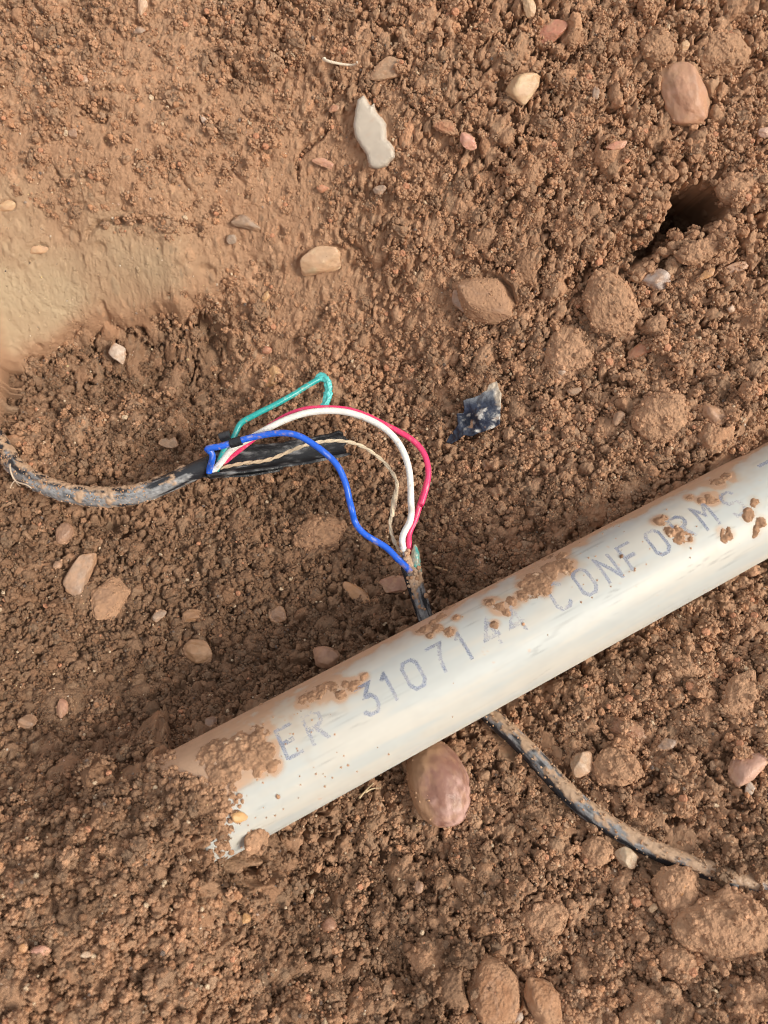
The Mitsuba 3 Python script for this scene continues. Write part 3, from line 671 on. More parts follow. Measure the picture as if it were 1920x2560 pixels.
# ------------------------------------------------------------------ stones and clods
for (c, ea, eb, en, i) in stone_jobs:
    u, v, a, b, ang, th, lift, rnd, colr, dirt, lab, cat = STONES[i]
    if max(a, b) <= 34 and u != 515:                  # small ones lie on top of the crumbs
        jx, iy = int((c[0] - X0) / DX), int((c[1] - Y0) / DX)
        if 0 < iy < NY and 0 < jx < NX:
            up_ = hs[iy, jx] + 2.4 * sm(.15, .6, loose[iy, jx]) + (4 if u == 1476 else .25) - c[2]
            if up_ > 0:
                to_cam = unit(CAM - c); c = c + to_cam * (up_ / to_cam[2])
    V, d = stone_shape(4 if max(a, b) > 24 else 3, rnd * (.8 if cat == 'cobble' else .6), 300 + i)
    V = V[:, :1] * ea + V[:, 1:2] * eb + V[:, 2:] * en + c
    sc = np.linalg.norm(eb)
    V = V + unit(en) * (.05 * sc * nz(V, sc * .35, 3, i))[:, None]
    col = lin(*colr) * .84
    C = col * (1 + .16 * nz(V, sc * .8, 3, i + 5) + .10 * nz(V, 1.0, 2, i + 9))[:, None] * (1 + .08 * nz(V, sc, 2, i + 3)[:, None] * np.array([1, 0, -1]))
    if cat == 'cobble':
        mt = sm(-.1, .5, nz(V, 1.6, 4, 77) * .7 + .5 * d[:, 0] + .35 * d[:, 1] - .25)[:, None]
        C = C * .8 * (1 - mt) + lin(186, 150, 142) * (1 + .12 * nz(V, .8, 2, 78))[:, None] * mt
    if cat == 'stone' and dirt < .6:
        mt = sm(.1, .5, nz(V, sc * .7, 3, i + 61))[:, None] * .55
        C = C * (1 - mt) + np.minimum(col * 1.5 + .05, .7) * mt
    vein = sm(.10, .0, np.abs(nz(V + 17 * i, sc * .9, 3, i + 31))) * (.5 if cat == 'stone' else .25)
    C = C * (1 - .35 * vein[:, None]) + .35 * vein[:, None] * (np.array([.55, .48, .42]) if i % 3 else np.array([.22, .16, .13]))
    dustf = (.14 if cat == 'cobble' else .36) + .34 * sm(-.2, .5, nz(V, 1.6, 3, i + 41))
    C = C * (1 - dustf[:, None]) + SOIL * 1.25 * dustf[:, None]
    hgt = d[:, 2]
    hgt = hgt + (.9 * d[:, 1] + .65 * d[:, 0] - .15 if cat == 'cobble' else 0)
    dm = sm(.45, -.25, hgt + .9 * nz(V, max(sc * .6, 2.0), 3, i + 7) - (dirt - .35) * 1.6)
    C = C * (1 - dm[:, None]) + SOIL * (1.05 + .15 * nz(V, 1.1, 2, i))[:, None] * dm[:, None]
    V = V + unit(en) * (dm * (.12 + .22 * nz(V, .9, 2, i + 11)))[:, None]
    r = np.random.default_rng(1300 + i)
    F_ = np.array(ICO[4 if max(a, b) > 24 else 3].faces)
    cand_ = np.nonzero((dm + .25 * r.normal(size=len(V)) > .62) & (d[:, 2] > -.35))[0]
    if len(cand_) > 8:
        ng = min(len(cand_), int(8 + (30 if dirt >= .6 else 10) * (.4 + dirt) * sc * np.linalg.norm(ea) / 14))
        pk = r.choice(cand_, ng, replace=False)
        rg_ = .16 + .42 * r.uniform(0, 1, ng) ** 2.5
        V, F_, C = join([(V, F_, C), scatter(V[pk], rg_, SOIL * r.normal(1.08, .14, (ng, 1)), 1, 1400 + i, .3)])
    put(cat, V, F_, 'mat_soil' if dirt >= .6 else 'mat_cobble' if cat == 'cobble' else 'mat_stone', np.clip(C, .02, .85), label=lab, cat=cat)
def slab(outline, thick, tilt, colr, label, cat, seed):
    us, vs = np.mean(outline, 0)
    p, n = frame_at(us, vs)
    n = unit(n + unit(CAM - p) * tilt)
    e1 = unit(np.cross([0, 1, 0], n)); e2 = np.cross(n, e1)
    q = np.array([[(on_plane(a, b, p, n) - p) @ e1, (on_plane(a, b, p, n) - p) @ e2] for a, b in outline])
    pg = shapely.Polygon(q).buffer(.5).buffer(-.5)
    pts, zs = [], []
    for k, (inset, z) in enumerate(((-.25, -1.0), (0, -.3), (.15, .35), (.5, .75), (1.0, .95), (1.8, 1.0), (2.8, 1.0), (4.0, 1.0))):
        g = pg.buffer(-inset)
        for gg in getattr(g, 'geoms', [g]):
            if gg.is_empty: continue
            m = max(12, int(gg.length / .5))
            pts += [gg.exterior.interpolate(x, normalized=True).coords[0] for x in np.linspace(0, 1, m + 1)[:-1]]; zs += [z] * m
    pts = np.array(pts); zs = np.array(zs)
    from scipy.spatial import Delaunay
    tri = Delaunay(pts + np.random.default_rng(seed).normal(0, 1e-4, pts.shape)).simplices
    cen = pts[tri].mean(1); tri = tri[shapely.contains_xy(pg.buffer(.27), cen[:, 0], cen[:, 1])]
    pts = pts + .28 * np.stack([nz(pts, 1.6, 3, seed), nz(pts, 1.6, 3, seed + 1)], 1)
    V = p + pts[:, :1] * e1 + pts[:, 1:] * e2 + n * (zs * thick + .25 * nz(pts, 6, 2, seed + 2) + .10 * nz(pts, 1.0, 2, seed + 3))[:, None]
    C = lin(*colr) * (1 + .10 * nz(pts, 3, 3, seed + 4) + .08 * nz(pts, .8, 2, seed + 5))[:, None]
    dm = np.clip(sm(.2, .5, nz(pts, 2.6, 3, seed + 6)) * .5 + sm(.3, -.3, zs) * .8 + .08, 0, 1)[:, None]
    C = C * (1 - dm) + SOIL * 1.15 * dm
    a, b, c = V[tri[:, 0]], V[tri[:, 1]], V[tri[:, 2]]
    fl = np.cross(b - a, c - a) @ n < 0
    tri[fl] = tri[fl][:, ::-1]
    put(cat, V, tri, 'mat_stone', np.clip(C, .02, .85), label=label, cat=cat)
import shapely
slab([(787,205),(800,228),(809,222),(813,242),(828,258),(834,268),(836,300),(852,318),(854,340),(836,360),(816,367),(797,362),(792,335),(777,315),(766,295),(763,270),(767,240),(772,215)], 2.2, .6, (186, 177, 164), 'pale grey flat flake of stone in the smooth far bank', 'stone', 501)
for (c, ea, eb, en, i) in clod_jobs:
    sub = 4
    V, d = stone_shape(sub, .45, 700 + i)
    V = V[:, :1] * ea + V[:, 1:2] * eb + V[:, 2:] * en + c
    N = unit(en) * .0 + (d / np.array([1, 1, 1])) @ np.stack([unit(ea), unit(eb), unit(en)])
    sc = np.linalg.norm(eb)
    r = np.random.default_rng(800 + i)
    for cell, amp in ((.75 * sc, .30 * sc), (2.6, .9), (1.25, .5)):
        npt = int(min(9000, 40 * (2 * sc / cell) ** 2))
        seeds = V[r.integers(0, len(V), npt)] + r.normal(0, cell * .3, (npt, 3))
        keep = seeds[:int(npt / 3)]
        sel = [0]
        dd, who = cKDTree(keep[::max(1, int(len(keep) / max(7, 14 * (sc / cell) ** 2)))]).query(V)
        V = V + N * (amp * (np.sqrt(np.maximum(1 - (dd / (cell * 1.1)) ** 2, 0)) - .6))[:, None]
    V = V + N * (.5 * nz(V, 2.2, 3, i + 20) + .22 * nz(V, .9, 2, i + 21))[:, None]
    rr = np.random.default_rng(900 + i).normal(1, .12, 4000)
    C = soil_col(V[:, :2]) * 1.05 * np.clip(rr[who % 4000], .7, 1.3)[:, None]
    r = np.random.default_rng(950 + i)
    ng = int(14 * math.pi * np.linalg.norm(ea) * sc / 20)
    pk = r.integers(0, len(V), ng); rg_ = .35 + .9 * r.uniform(0, 1, ng) ** 2
    gpos = V[pk] + N[pk] * (rg_ * .1)[:, None] + r.normal(0, .25, (ng, 3))
    gr_ = scatter(gpos, rg_, C[pk] * r.normal(1.03, .12, (ng, 1)), 1, 960 + i, .3)
    V, F_, C = join([(V, ICO[sub].faces, C), gr_])
    put('soil_clod', V, F_, 'mat_soil', np.clip(C, .02, .7), smooth=False, label=CLODS[i][6], cat='clod')

# ------------------------------------------------------------------ plastic pipe with its print
pipe = thing('plastic_pipe', 'dirty cream white plastic pipe with printed lettering crossing the trench', 'pipe')
s0, s1 = -60.0, 250.0
ss = np.concatenate([np.arange(s0, 190, .42), np.arange(190, s1, 2.0)])
ths = np.concatenate([np.linspace(-1.75, 1.35, 118), np.linspace(1.35, 2 * np.pi - 1.75, 34)[1:-1]])
SS, TH = np.meshgrid(ss, ths, indexing='ij')
PP = pipe_pt(SS, TH, np.full(SS.shape, PR) + .05 * nz(np.stack([SS, TH * PR], -1), 25, 2, 90))
a = np.arange(len(ss) * len(ths)).reshape(len(ss), len(ths)); b_ = np.roll(a, -1, 1)
PF = np.stack([a[:-1], a[1:], b_[1:], b_[:-1]], -1).reshape(-1, 4)
PF = np.vstack([PF[:, [0, 1, 2]], PF[:, [0, 2, 3]]])
PF = PF[:, [0, 2, 1]] if np.cross(PP.reshape(-1, 3)[PF[0, 1]] - PP.reshape(-1, 3)[PF[0, 0]], PP.reshape(-1, 3)[PF[0, 2]] - PP.reshape(-1, 3)[PF[0, 0]]) @ (PP.reshape(-1, 3)[PF[0, 0]] - PA - PD * SS[0, 0]) < 0 else PF
Q = np.stack([SS, TH * PR], -1)
def uv_q(u, v):
    s, t = pipe_st(u, v); return np.array([s, t * PR])
MUD = {  # patches of caked soil: (u, v, radius px) of the lobes
 'a': [(455,1625,24),(485,1622,26),(520,1608,30),(548,1600,24),(535,1640,26),(570,1625,20),(590,1655,14),(500,1655,26),(560,1660,14),(470,1675,24)],
 'b': [(655,1510,14),(672,1500,19),(695,1492,21),(718,1484,17),(735,1500,13),(762,1482,15),(745,1478,12),(785,1462,9)],
 'c': [(968,1313,15),(952,1330,15),(935,1342,14),(918,1357,15),(972,1365,12),(945,1358,12),(985,1335,8),(930,1372,9)],
 'd': [(1061,1300,13),(1080,1310,17),(1104,1302,15),(1128,1288,13),(1068,1348,9),(1145,1275,10),(1095,1322,10)],
 'e': [(1160,1250,26),(1190,1230,28),(1215,1222,23),(1150,1272,16),(1180,1205,17),(1210,1200,14),(1130,1262,12),(1175,1270,16),(1228,1228,12)],
 'f': [(1423,1125,12),(1450,1148,11),(1475,1160,15),(1432,1120,8),(1490,1166,8),(1463,1145,9)],
 'g': [(1559,1150,9),(1575,1156,11),(1566,1160,8)],
 'h': [(1619,1109,12),(1612,1118,9),(1645,1128,11),(1635,1146,10),(1630,1085,9),(1628,1092,7)],
 'i': [(1548,1042,14),(1570,1030,13),(1535,1076,13),(1515,1080,9),(1490,1075,8)],
}
def mud_field(Q, lobes, k=1.0):
    f = np.full(Q.shape[:-1], -9.0)
    for u, v, r in lobes:
        c = uv_q(u, v)
        R = r * (np.linalg.norm(pipe_pt(np.array(c[0]), np.array(c[1] / PR), np.array(PR)) - CAM) / FPX)
        f = np.maximum(f, 1 - np.hypot(Q[..., 0] - c[0], (Q[..., 1] - c[1])) / (R * 1.3))
    return f
allmud = np.full(SS.shape, -9.0)
for lo in MUD.values(): allmud = np.maximum(allmud, mud_field(Q, lo))
sA = uv_q(500, 1700)[0]
film = .60 * nz(np.stack([SS * .35, TH * PR], -1), 7, 4, 91) + .42 * nz(Q, 3.5, 3, 92) - .12 + .42 * sm(.15, -.8, TH + .2 * nz(Q, 12, 3, 109))
film = film + 1.0 * sm(-.9, .3, allmud) * .75
upper = sm(-.62, -1.2, TH + .25 * nz(Q, 9, 3, 104))                                      # upper flank, rubbed by the soil
film = film + upper * (.55 + .5 * sm(60, 150, SS)) + .9 * sm(8, -6, SS + 3 * nz(Q, 6, 3, 93)) * sm(.9, -.2, TH)
left_dirt = sm(48, 2, SS + 5 * nz(Q, 8, 3, 105)) * sm(.75, -.1, TH) * .75 + 1.2 * sm(16, 0, SS + 4 * nz(Q, 6, 3, 106)) * sm(.35, -.2, TH)
film = np.clip(sm(0, 1.0, film + left_dirt), 0, 1)
PIPE = np.array([.515, .498, .452])
pc = PIPE * (1 + .05 * nz(np.stack([SS * .12, TH * PR], -1), 2.5, 3, 94) + .03 * nz(Q, 14, 2, 95))[..., None]
cool = sm(.05, .6, nz(np.stack([SS * .15, TH * PR], -1), 4, 3, 96) + .3)
pc = pc * (1 - cool[..., None] * np.array([.11, .045, -.02]))
TAN = np.array([.45, .335, .225])
pc = pc * (1 - .62 * film[..., None]) + TAN * .62 * film[..., None]
thick = sm(.55, 1.0, film) * np.maximum(sm(14, 4, SS + 4 * nz(Q, 5, 3, 107)), sm(-.1, .35, nz(Q, 2.2, 3, 97) + .8 * upper + .5 * sm(-.5, .2, allmud)))
pc = pc * (1 - .7 * thick[..., None]) + SOIL * 1.3 * .7 * thick[..., None]
speck = nz(Q, 1.3, 2, 98) + .35 * nz(Q, 9, 2, 99)
sp = sm(.62, .78, speck)
pc = pc * (1 - .6 * sp[..., None]) + SOIL * 1.5 * .6 * sp[..., None]
scr = sm(.62, .7, nz(np.stack([SS * .06 + TH * 2, TH * PR], -1), .8, 2, 100)) * sm(.1, .5, nz(Q, 16, 2, 101))
pc = pc * (1 - .34 * scr[..., None])
fine = nz(np.stack([SS * .5, TH * PR * 2], -1), 1.4, 3, 111)
pc = pc * (1 + .07 * fine * (.3 + film))[..., None]
ln = np.maximum(sm(.035, .0, np.abs(nz(np.stack([SS * .05 + TH * 1.5, TH * PR], -1), 2.2, 2, 112))) * sm(.0, .4, nz(Q, 13, 2, 113)), 0)
pc = pc * (1 - .22 * ln[..., None])
put('pipe_body', PP.reshape(-1, 3), PF, 'mat_pipe', np.clip(pc, .02, .85).reshape(-1, 3), parent=pipe)

# dot matrix print: each stroke is a row of fine dashes lying on the pipe
GL = {'T': [[(0,9),(5,9)],[(2.5,9),(2.5,0)]], 'E': [[(0,0),(0,9),(5,9)],[(0,4.6),(4,4.6)],[(0,0),(5,0)]], 'R': [[(0,0),(0,9),(3.4,9),(5,7.8),(5,6),(3.4,4.6),(0,4.6)],[(2.2,4.6),(5,0)]],
 '3': [[(0,9),(5,9),(2.2,5.4),(4,5.2),(5,3.8),(5,1.8),(3.6,0),(1.4,0),(0,1.4)]], '1': [[(1.0,7.4),(2.6,9),(2.6,0)]], '0': [[(1.3,0),(0,1.6),(0,7.4),(1.3,9),(3.7,9),(5,7.4),(5,1.6),(3.7,0),(1.3,0)]],
 '7': [[(0,9),(5,9),(2.6,4.4),(2.2,0)]], '4': [[(3.8,0),(3.8,9),(0,3),(5.2,3)]], 'C': [[(5,7.4),(3.7,9),(1.3,9),(0,7.4),(0,1.6),(1.3,0),(3.7,0),(5,1.6)]],
 'N': [[(0,0),(0,9),(5,0),(5,9)]], 'F': [[(0,0),(0,9),(5,9)],[(0,4.6),(4,4.6)]], 'M': [[(0,0),(0,9),(2.5,5),(5,9),(5,0)]],
 'S': [[(5,7.6),(3.8,9),(1.2,9),(0,7.6),(0,6),(1.2,4.8),(3.8,4.4),(5,3.2),(5,1.4),(3.8,0),(1.2,0),(0,1.4)]], '-': [[(0,4.5),(5,4.5)]]}
GL['O'] = GL['0']
import shapely
from shapely.geometry import LineString, box
TEXT = [('T',571,1624),('E',625,1600),('R',682,1572),('3',794,1512),('1',843,1484),('0',893,1456),('7',948,1420),('1',1004,1396),('4',1059,1366),('4',1114,1340),('C',1208,1287),('O',1263,1256),('N',1314,1226),('F',1362,1198),('O',1420,1170),('R',1472,1138),('M',1524,1114),('S',1586,1090),('-',1650,1002)]
FADE = {'T': .5, '7': .72, '4': .55, 'R': .6, 'S': .55, 'C': .75}
tv, tf, tc = [], [], []
rt = np.random.default_rng(33)
tq = np.array([uv_q(u, v) for _, u, v in TEXT])
fitq = np.polyfit(tq[:-1, 0], tq[:-1, 1], 1)
for (ch, u, v), q in zip(TEXT, tq):
    cx, cy = q[0], q[1] if ch == '-' else .5 * q[1] + .5 * np.polyval(fitq, q[0])
    k = .87
    sh = shapely.union_all([LineString(l).buffer(.54, cap_style='flat', join_style='mitre') for l in GL[ch]])
    fade = FADE.get(ch, .9)
    y = -.5
    while y < 9.6:
        row = sh.intersection(box(-1, y, 7, y + .30))
        for gpart in getattr(row, 'geoms', [row]):
            if gpart.is_empty or gpart.area < .02: continue
            x0, _, x1, _ = gpart.bounds
            x = x0
            while x < x1 - .05:
                e = min(x + rt.uniform(.3, .5), x1)
                wear = fade + .18 + .75 * float(nz(np.array([[cx + x, y * 1.0]]), 2.8, 3, 120)[0])
                if rt.uniform() < wear:
                    jit = rt.uniform(-.05, .05)
                    s = cx + k * (np.array([x, e, e, x]) - 2.5 + jit)
                    t = (cy - k * (np.array([y, y, y + .28, y + .28]) - 4.5)) / PR
                    i0 = len(tv)
                    tv.extend(pipe_pt(s, t, np.full(4, PR + .09)))
                    tf.append([i0, i0 + 1, i0 + 2]); tf.append([i0, i0 + 2, i0 + 3])
                    g_ = rt.uniform(.85, 1.35)
                    m_ = min(.75, max(0, 1.15 - wear) * .9)
                    tc.extend([np.array([.20, .225, .30]) * g_ * (1 - m_) + np.array([.55, .5, .45]) * m_] * 4)
                x = e
        y += .36
put('lettering', np.array(tv), np.array(tf), 'mat_ink', np.array(tc), parent=pipe, label='faded blue grey dot printed lettering', smooth=False)

MUDLAB = {'a': 'cake of soil over the letters at the buried end of the pipe', 'b': 'brown smear of soil on the pipe left of the digit three', 'c': 'patch of soil on the pipe right below the cable end',
 'd': 'patch of soil on the pipe just above the digits four four', 'e': 'largest patch of caked soil on the pipe above the letter C', 'f': 'lumps of soil on the pipe between the letters O and R',
 'g': 'two small lumps of soil on the pipe below the letter M', 'h': 'crumbs of soil on the pipe at the right edge', 'i': 'smear of soil on the upper side of the pipe near the right edge'}
for k_, lobes in MUD.items():
    qs = np.array([uv_q(u, v) for u, v, r in lobes])
    lo_, hi_ = qs.min(0) - 5, qs.max(0) + 5
    st = .22
    s_a, t_a = np.arange(lo_[0], hi_[0], st), np.arange(lo_[1], hi_[1], st)
    A, B = np.meshgrid(s_a, t_a, indexing='ij')
    q3 = np.stack([A, B], -1)
    f = mud_field(q3, lobes) + (.62 if k_ in 'abcde' else .95) * nz(q3, 3.2, 3, 130) + .40 * nz(q3, 1.1, 2, 131) - .06
    big = .75 if k_ in 'fgh' else .38 if k_ != 'a' else 1.0
    tk = np.minimum(.8, (f - .12) * 1.3) * big * (1 + .5 * nz(q3, 1.0, 2, 132)) + (f - .1) * .15
    # lumps
    r = np.random.default_rng(ord(k_)); pts = np.stack([r.uniform(lo_[0], hi_[0], int(A.size * .035)), r.uniform(lo_[1], hi_[1], int(A.size * .035))], 1)
    dd, who = cKDTree(pts).query(q3.reshape(-1, 2)); rad = r.uniform(.2, .62, len(pts))[who]
    bump = np.sqrt(np.maximum(1 - (dd / rad) ** 2, 0)) * rad * .42
    tk = np.where(f > .12, tk + bump.reshape(A.shape) * (.35 + .7 * big) * np.clip(.55 + 1.2 * nz(q3, 2.4, 2, 134), .1, 1.3) + .05 * r.normal(size=A.shape), -.3)
    tk = np.where(tk < .02, -.3, tk)
    V = pipe_pt(A, B / PR, PR + tk)
    F = grid_faces(*A.shape)
    F = F[(tk.reshape(-1)[F] > 0).any(1)]
    use = np.unique(F); mp = np.full(A.size, -1); mp[use] = np.arange(len(use))
    cr = r.normal(1, .12, len(pts))[who]
    C = SOIL * .92 * (1 + .18 * nz(q3, 4, 2, 133)).reshape(-1, 1) * np.clip(cr, .7, 1.35)[:, None]
    lite = r.uniform(0, 1, len(pts))[who] > .985
    C[lite] = [.6, .42, .28]
    put('soil_patch', V.reshape(-1, 3)[use], mp[F], 'mat_soil', C[use], label=MUDLAB[k_], cat='soil patch')
# separate little crumbs on the pipe
r = np.random.default_rng(140)
cand = []
for k in range(900):
    s, t = r.uniform(-4, 150), r.uniform(-1.5, 1.0)
    w = .02 + .45 * math.exp(-((s - 12) / 22) ** 2) * (t > -.6) + .3 * math.exp(-((s - 125) / 22) ** 2) * (t < .35)
    if r.uniform() < w: cand.append((s, t))
cand = np.array(cand)
rad = r.uniform(.14, .36, len(cand)) * (1 + (r.uniform(0, 1, len(cand)) > .93) * 1.0)
pos = pipe_pt(cand[:, 0], cand[:, 1], PR + rad * .35)
m = scatter(pos, rad, SOIL * r.normal(1.2, .2, (len(cand), 1)), 2, 141)
put('pipe_crumb', m[0], m[1], 'mat_soil', np.clip(m[2], .02, .8), kind='stuff', label='tiny crumbs of soil sticking to the pipe', cat='soil crumbs')

# ------------------------------------------------------------------ the torn cable and its wires
def frames(path):
    t = np.gradient(path, axis=0); t /= np.linalg.norm(t, axis=1, keepdims=True)
    up = np.array([0, 0, 1.0]); side = np.cross(t, up); side /= np.linalg.norm(side, axis=1, keepdims=True)
    return t, side, np.cross(side, t)
def tube(path, rad, sides=24, rfun=None, caps=True):
    """a tube round a path: vertices, faces, and (position along, angle from the top) of each vertex"""
    t, side, up = frames(path); n = len(path)
    an = np.arange(sides) * 2 * np.pi / sides
    R = np.broadcast_to(np.asarray(rad, float).reshape(-1, 1) if np.ndim(rad) else rad, (n, sides)).copy()
    L = np.concatenate([[0], np.cumsum(np.linalg.norm(np.diff(path, axis=0), axis=1))])
    LL, AA = np.meshgrid(L, an, indexing='ij')
    if rfun is not None: R = R * rfun(LL, AA)
    V = path[:, None] + R[..., None] * (np.sin(AA)[..., None] * side[:, None] + np.cos(AA)[..., None] * up[:, None])
    a = np.arange(n * sides).reshape(n, sides); b = np.roll(a, -1, 1)
    F = np.stack([a[:-1], b[:-1], b[1:], a[1:]], -1).reshape(-1, 4)
    F = np.vstack([F[:, [0, 1, 2]], F[:, [0, 2, 3]]])
    V = V.reshape(-1, 3)
    if caps:
        V = np.vstack([V, path[0], path[-1]])
        k = len(V)
        F = np.vstack([F, np.stack([b[0], a[0], np.full(sides, k - 2)], 1), np.stack([a[-1], b[-1], np.full(sides, k - 1)], 1)])
        LL = np.concatenate([LL.ravel(), [0, L[-1]]]); AA = np.concatenate([AA.ravel(), [0, 0]])
    # the faces' sense: outwards
    f = F[len(F) // 3]; c = path[np.argmin(np.linalg.norm(path - V[f[0]], axis=1))]
    if np.cross(V[f[1]] - V[f[0]], V[f[2]] - V[f[0]]) @ (V[f[0]] - c) < 0: F = F[:, ::-1]
    return V, F, LL.ravel(), AA.ravel()
cable = thing('torn_cable', 'torn black cable with coloured wires pulled out, passing under the pipe', 'cable')
BLACK = np.array([.020, .022, .028]); GREY = np.array([.44, .44, .45]); DUST = np.array([.46, .31, .205])
def sheath_col(V, L, A, k, dust, grey, seed):
    st = np.stack([L * .22, np.cos(A) * CR, np.sin(A) * CR], -1)
    iso = np.stack([L, np.cos(A) * CR, np.sin(A) * CR], -1)
    g = sm(-.05, .30, nz(st, 1.3, 4, seed) + .35 * nz(iso, 6, 2, seed + 1) + grey)
    d = sm(0.05, .30, nz(iso, 3.2, 4, seed + 2) + .35 * nz(st, .9, 3, seed + 3) + dust)
    g = np.clip(g * (.75 + .6 * nz(iso, .8, 2, seed + 8)), 0, 1)
    C = BLACK * (1 - g[:, None]) + GREY * (.75 + .35 * nz(st, .7, 2, seed + 4))[:, None] * g[:, None]
    return C * (1 - d[:, None]) + DUST * (1 + .18 * nz(iso, 1.0, 3, seed + 5))[:, None] * d[:, None], d
lp = spl(left_path, 260)
V, F, L, A = tube(lp, CR, 40, lambda l, a: 1 + .03 * np.sin(l / 9) + .02 * np.sin(3 * a + l / 14))
endb = L.max() - L
crust = nz(np.stack([L, np.cos(A) * CR, np.sin(A) * CR], -1), 1.5, 3, 157)
C, d = sheath_col(V, L, A, 1, .06 + .45 * crust - .12 - .12 * np.sin(A) + .25 * sm(16, 30, endb) - .9 * sm(9, 5, endb) - .1 * sm(60, 80, endb) + .15 * np.cos(A + 2.2), (.16 + .28 * np.sin(A)) - .9 * sm(9, 4, endb) - .20 * sm(60, 80, endb), 150)
N = V - lp[np.argmin(np.abs(L[:, None] - np.linspace(0, L.max(), len(lp))[None]), 1)]
V = V + N / CR * (d * (.28 + .55 * nz(V, .9, 2, 155)) * sm(3, 8, endb))[:, None]
put('sheath', V, F, 'mat_sheath', np.clip(C, .01, .7), parent=cable, label='left length of scuffed black sheath, dusty')
lowp = spl(low_path, 420)
CL = 2.65
V, F, L, A = tube(lowp, CL, 40, lambda l, a: 1 + .02 * np.sin(l / 11) + .02 * np.sin(2 * a + l / 17))
Lm = L.max()
along = L / Lm
dust = -.22 + .55 * sm(12, 7, L) + .30 * sm(.33, .40, along) + .16 * sm(.64, .74, along) - .40 * sm(.9, .99, along) + .30 * np.cos(A + 1.1) * sm(.3, .4, along)
C, d = sheath_col(V, L, A, 2, dust + .10 - .75 * sm(.35, .95, np.sin(A)), .32 + .12 * np.sin(L / 7) - .55 * sm(.4, .95, np.sin(A)), 160)
N = V - lowp[np.argmin(np.abs(L[:, None] - np.linspace(0, Lm, len(lowp))[None]), 1)]
V = V + N / CL * (d * (.15 + .3 * nz(V, 1.0, 2, 165) + .35 * sm(14, 6, L)))[:, None]
put('sheath', V, F, 'mat_sheath', np.clip(C, .01, .7), parent=cable, label='grey dusty sheath running under the pipe to the right')
# the split end of the left sheath: two open strips, thin shells with ragged ends
def strip(path, r0, a0, a1, thick, ragged, seed, label, flat=1.0):
    t, side, up = frames(path); n, m = len(path), 26
    w = np.linspace(0, 1, m)
    x = np.linspace(0, 1, n)
    lo = np.interp(x, np.linspace(0, 1, len(a0)), a0) + ragged * nz(np.stack([x * 40, 0 * x], -1), 3, 3, seed)
    hi = np.interp(x, np.linspace(0, 1, len(a1)), a1) + ragged * nz(np.stack([x * 40, 0 * x + 9], -1), 3, 3, seed + 1)
    an = lo[:, None] * (1 - w) + hi[:, None] * w
    cut = .10 * nz(np.stack([w * 7, 0 * w], -1), 1, 3, seed + 2)
    idx = np.clip(np.linspace(0, 1, n)[:, None] * (1 - .06 + cut[None]), 0, 1) * (n - 1)
    def samp(arr): return np.stack([np.interp(idx.ravel(), np.arange(n), arr[:, k]).reshape(n, m) for k in range(3)], -1)
    Pp, Ss, Uu = samp(path), samp(side), samp(up)
    rr = r0 * (1 + .1 * nz(np.stack([x * 30, 0 * x], -1), 5, 2, seed + 3))[:, None]
    shell = []
    for off in (0, -thick):
        shell.append(Pp + (rr + off)[..., None] * (np.sin(an)[..., None] * Ss * flat + np.cos(an)[..., None] * Uu))
    V = np.concatenate([s.reshape(-1, 3) for s in shell])
    F = grid_faces(n, m); F2 = F[:, ::-1] + n * m
    g = np.arange(n * m).reshape(n, m)
    ring = np.concatenate([g[0], g[1:, -1], g[-1, -2::-1], g[-2:0:-1, 0]])
    nx_ = np.roll(ring, -1)
    F = np.vstack([F, F2, np.stack([ring, ring + n * m, nx_ + n * m], 1), np.stack([ring, nx_ + n * m, nx_], 1)])
    g_ = sm(.05, .55, nz(V * [.3, 1, 1], 1.3, 4, seed + 5) + .25 * nz(V, 6, 2, seed + 6))
    C = np.array([.016, .017, .02]) * (1 - g_[:, None] * .6) + GREY * .75 * .6 * g_[:, None]
    put('sheath_strip', V, F, 'mat_sheath', np.clip(C, .01, .6), parent=cable, label=label, smooth=40 if False else True)
strip(spl([at(448,1002,11), at(520,990,11.5), at(590,980,11), at(680,966,9.5), at(764,948,8.5)], 90), 4.6, [1.2, 1.75, 1.9, 1.9, 1.8], [4.9, 4.5, 4.4, 4.4, 4.5], .8, .16, 170, 'open trough of torn black sheath', 1.12)
strip(spl([at(440,1014,10), at(500,1015,9.5), at(560,1009,8.8), at(617,1000,8.2)], 60), 2.6, [1.5, 1.9, 2.0, 2.2], [4.4, 4.2, 4.1, 3.6], .7, .18, 180, 'narrow strip of torn black sheath')
def c2(x, y): return ((500 + x / 2.676) * .864, (900 + y / 2.676) * .864)
def c3(x, y): return ((880 + x / 5.184) * .864, (1200 + y / 5.184) * .864)
def wpath(pts, n=220):
    return spl([at(*uv, z) for uv, z in pts], n)
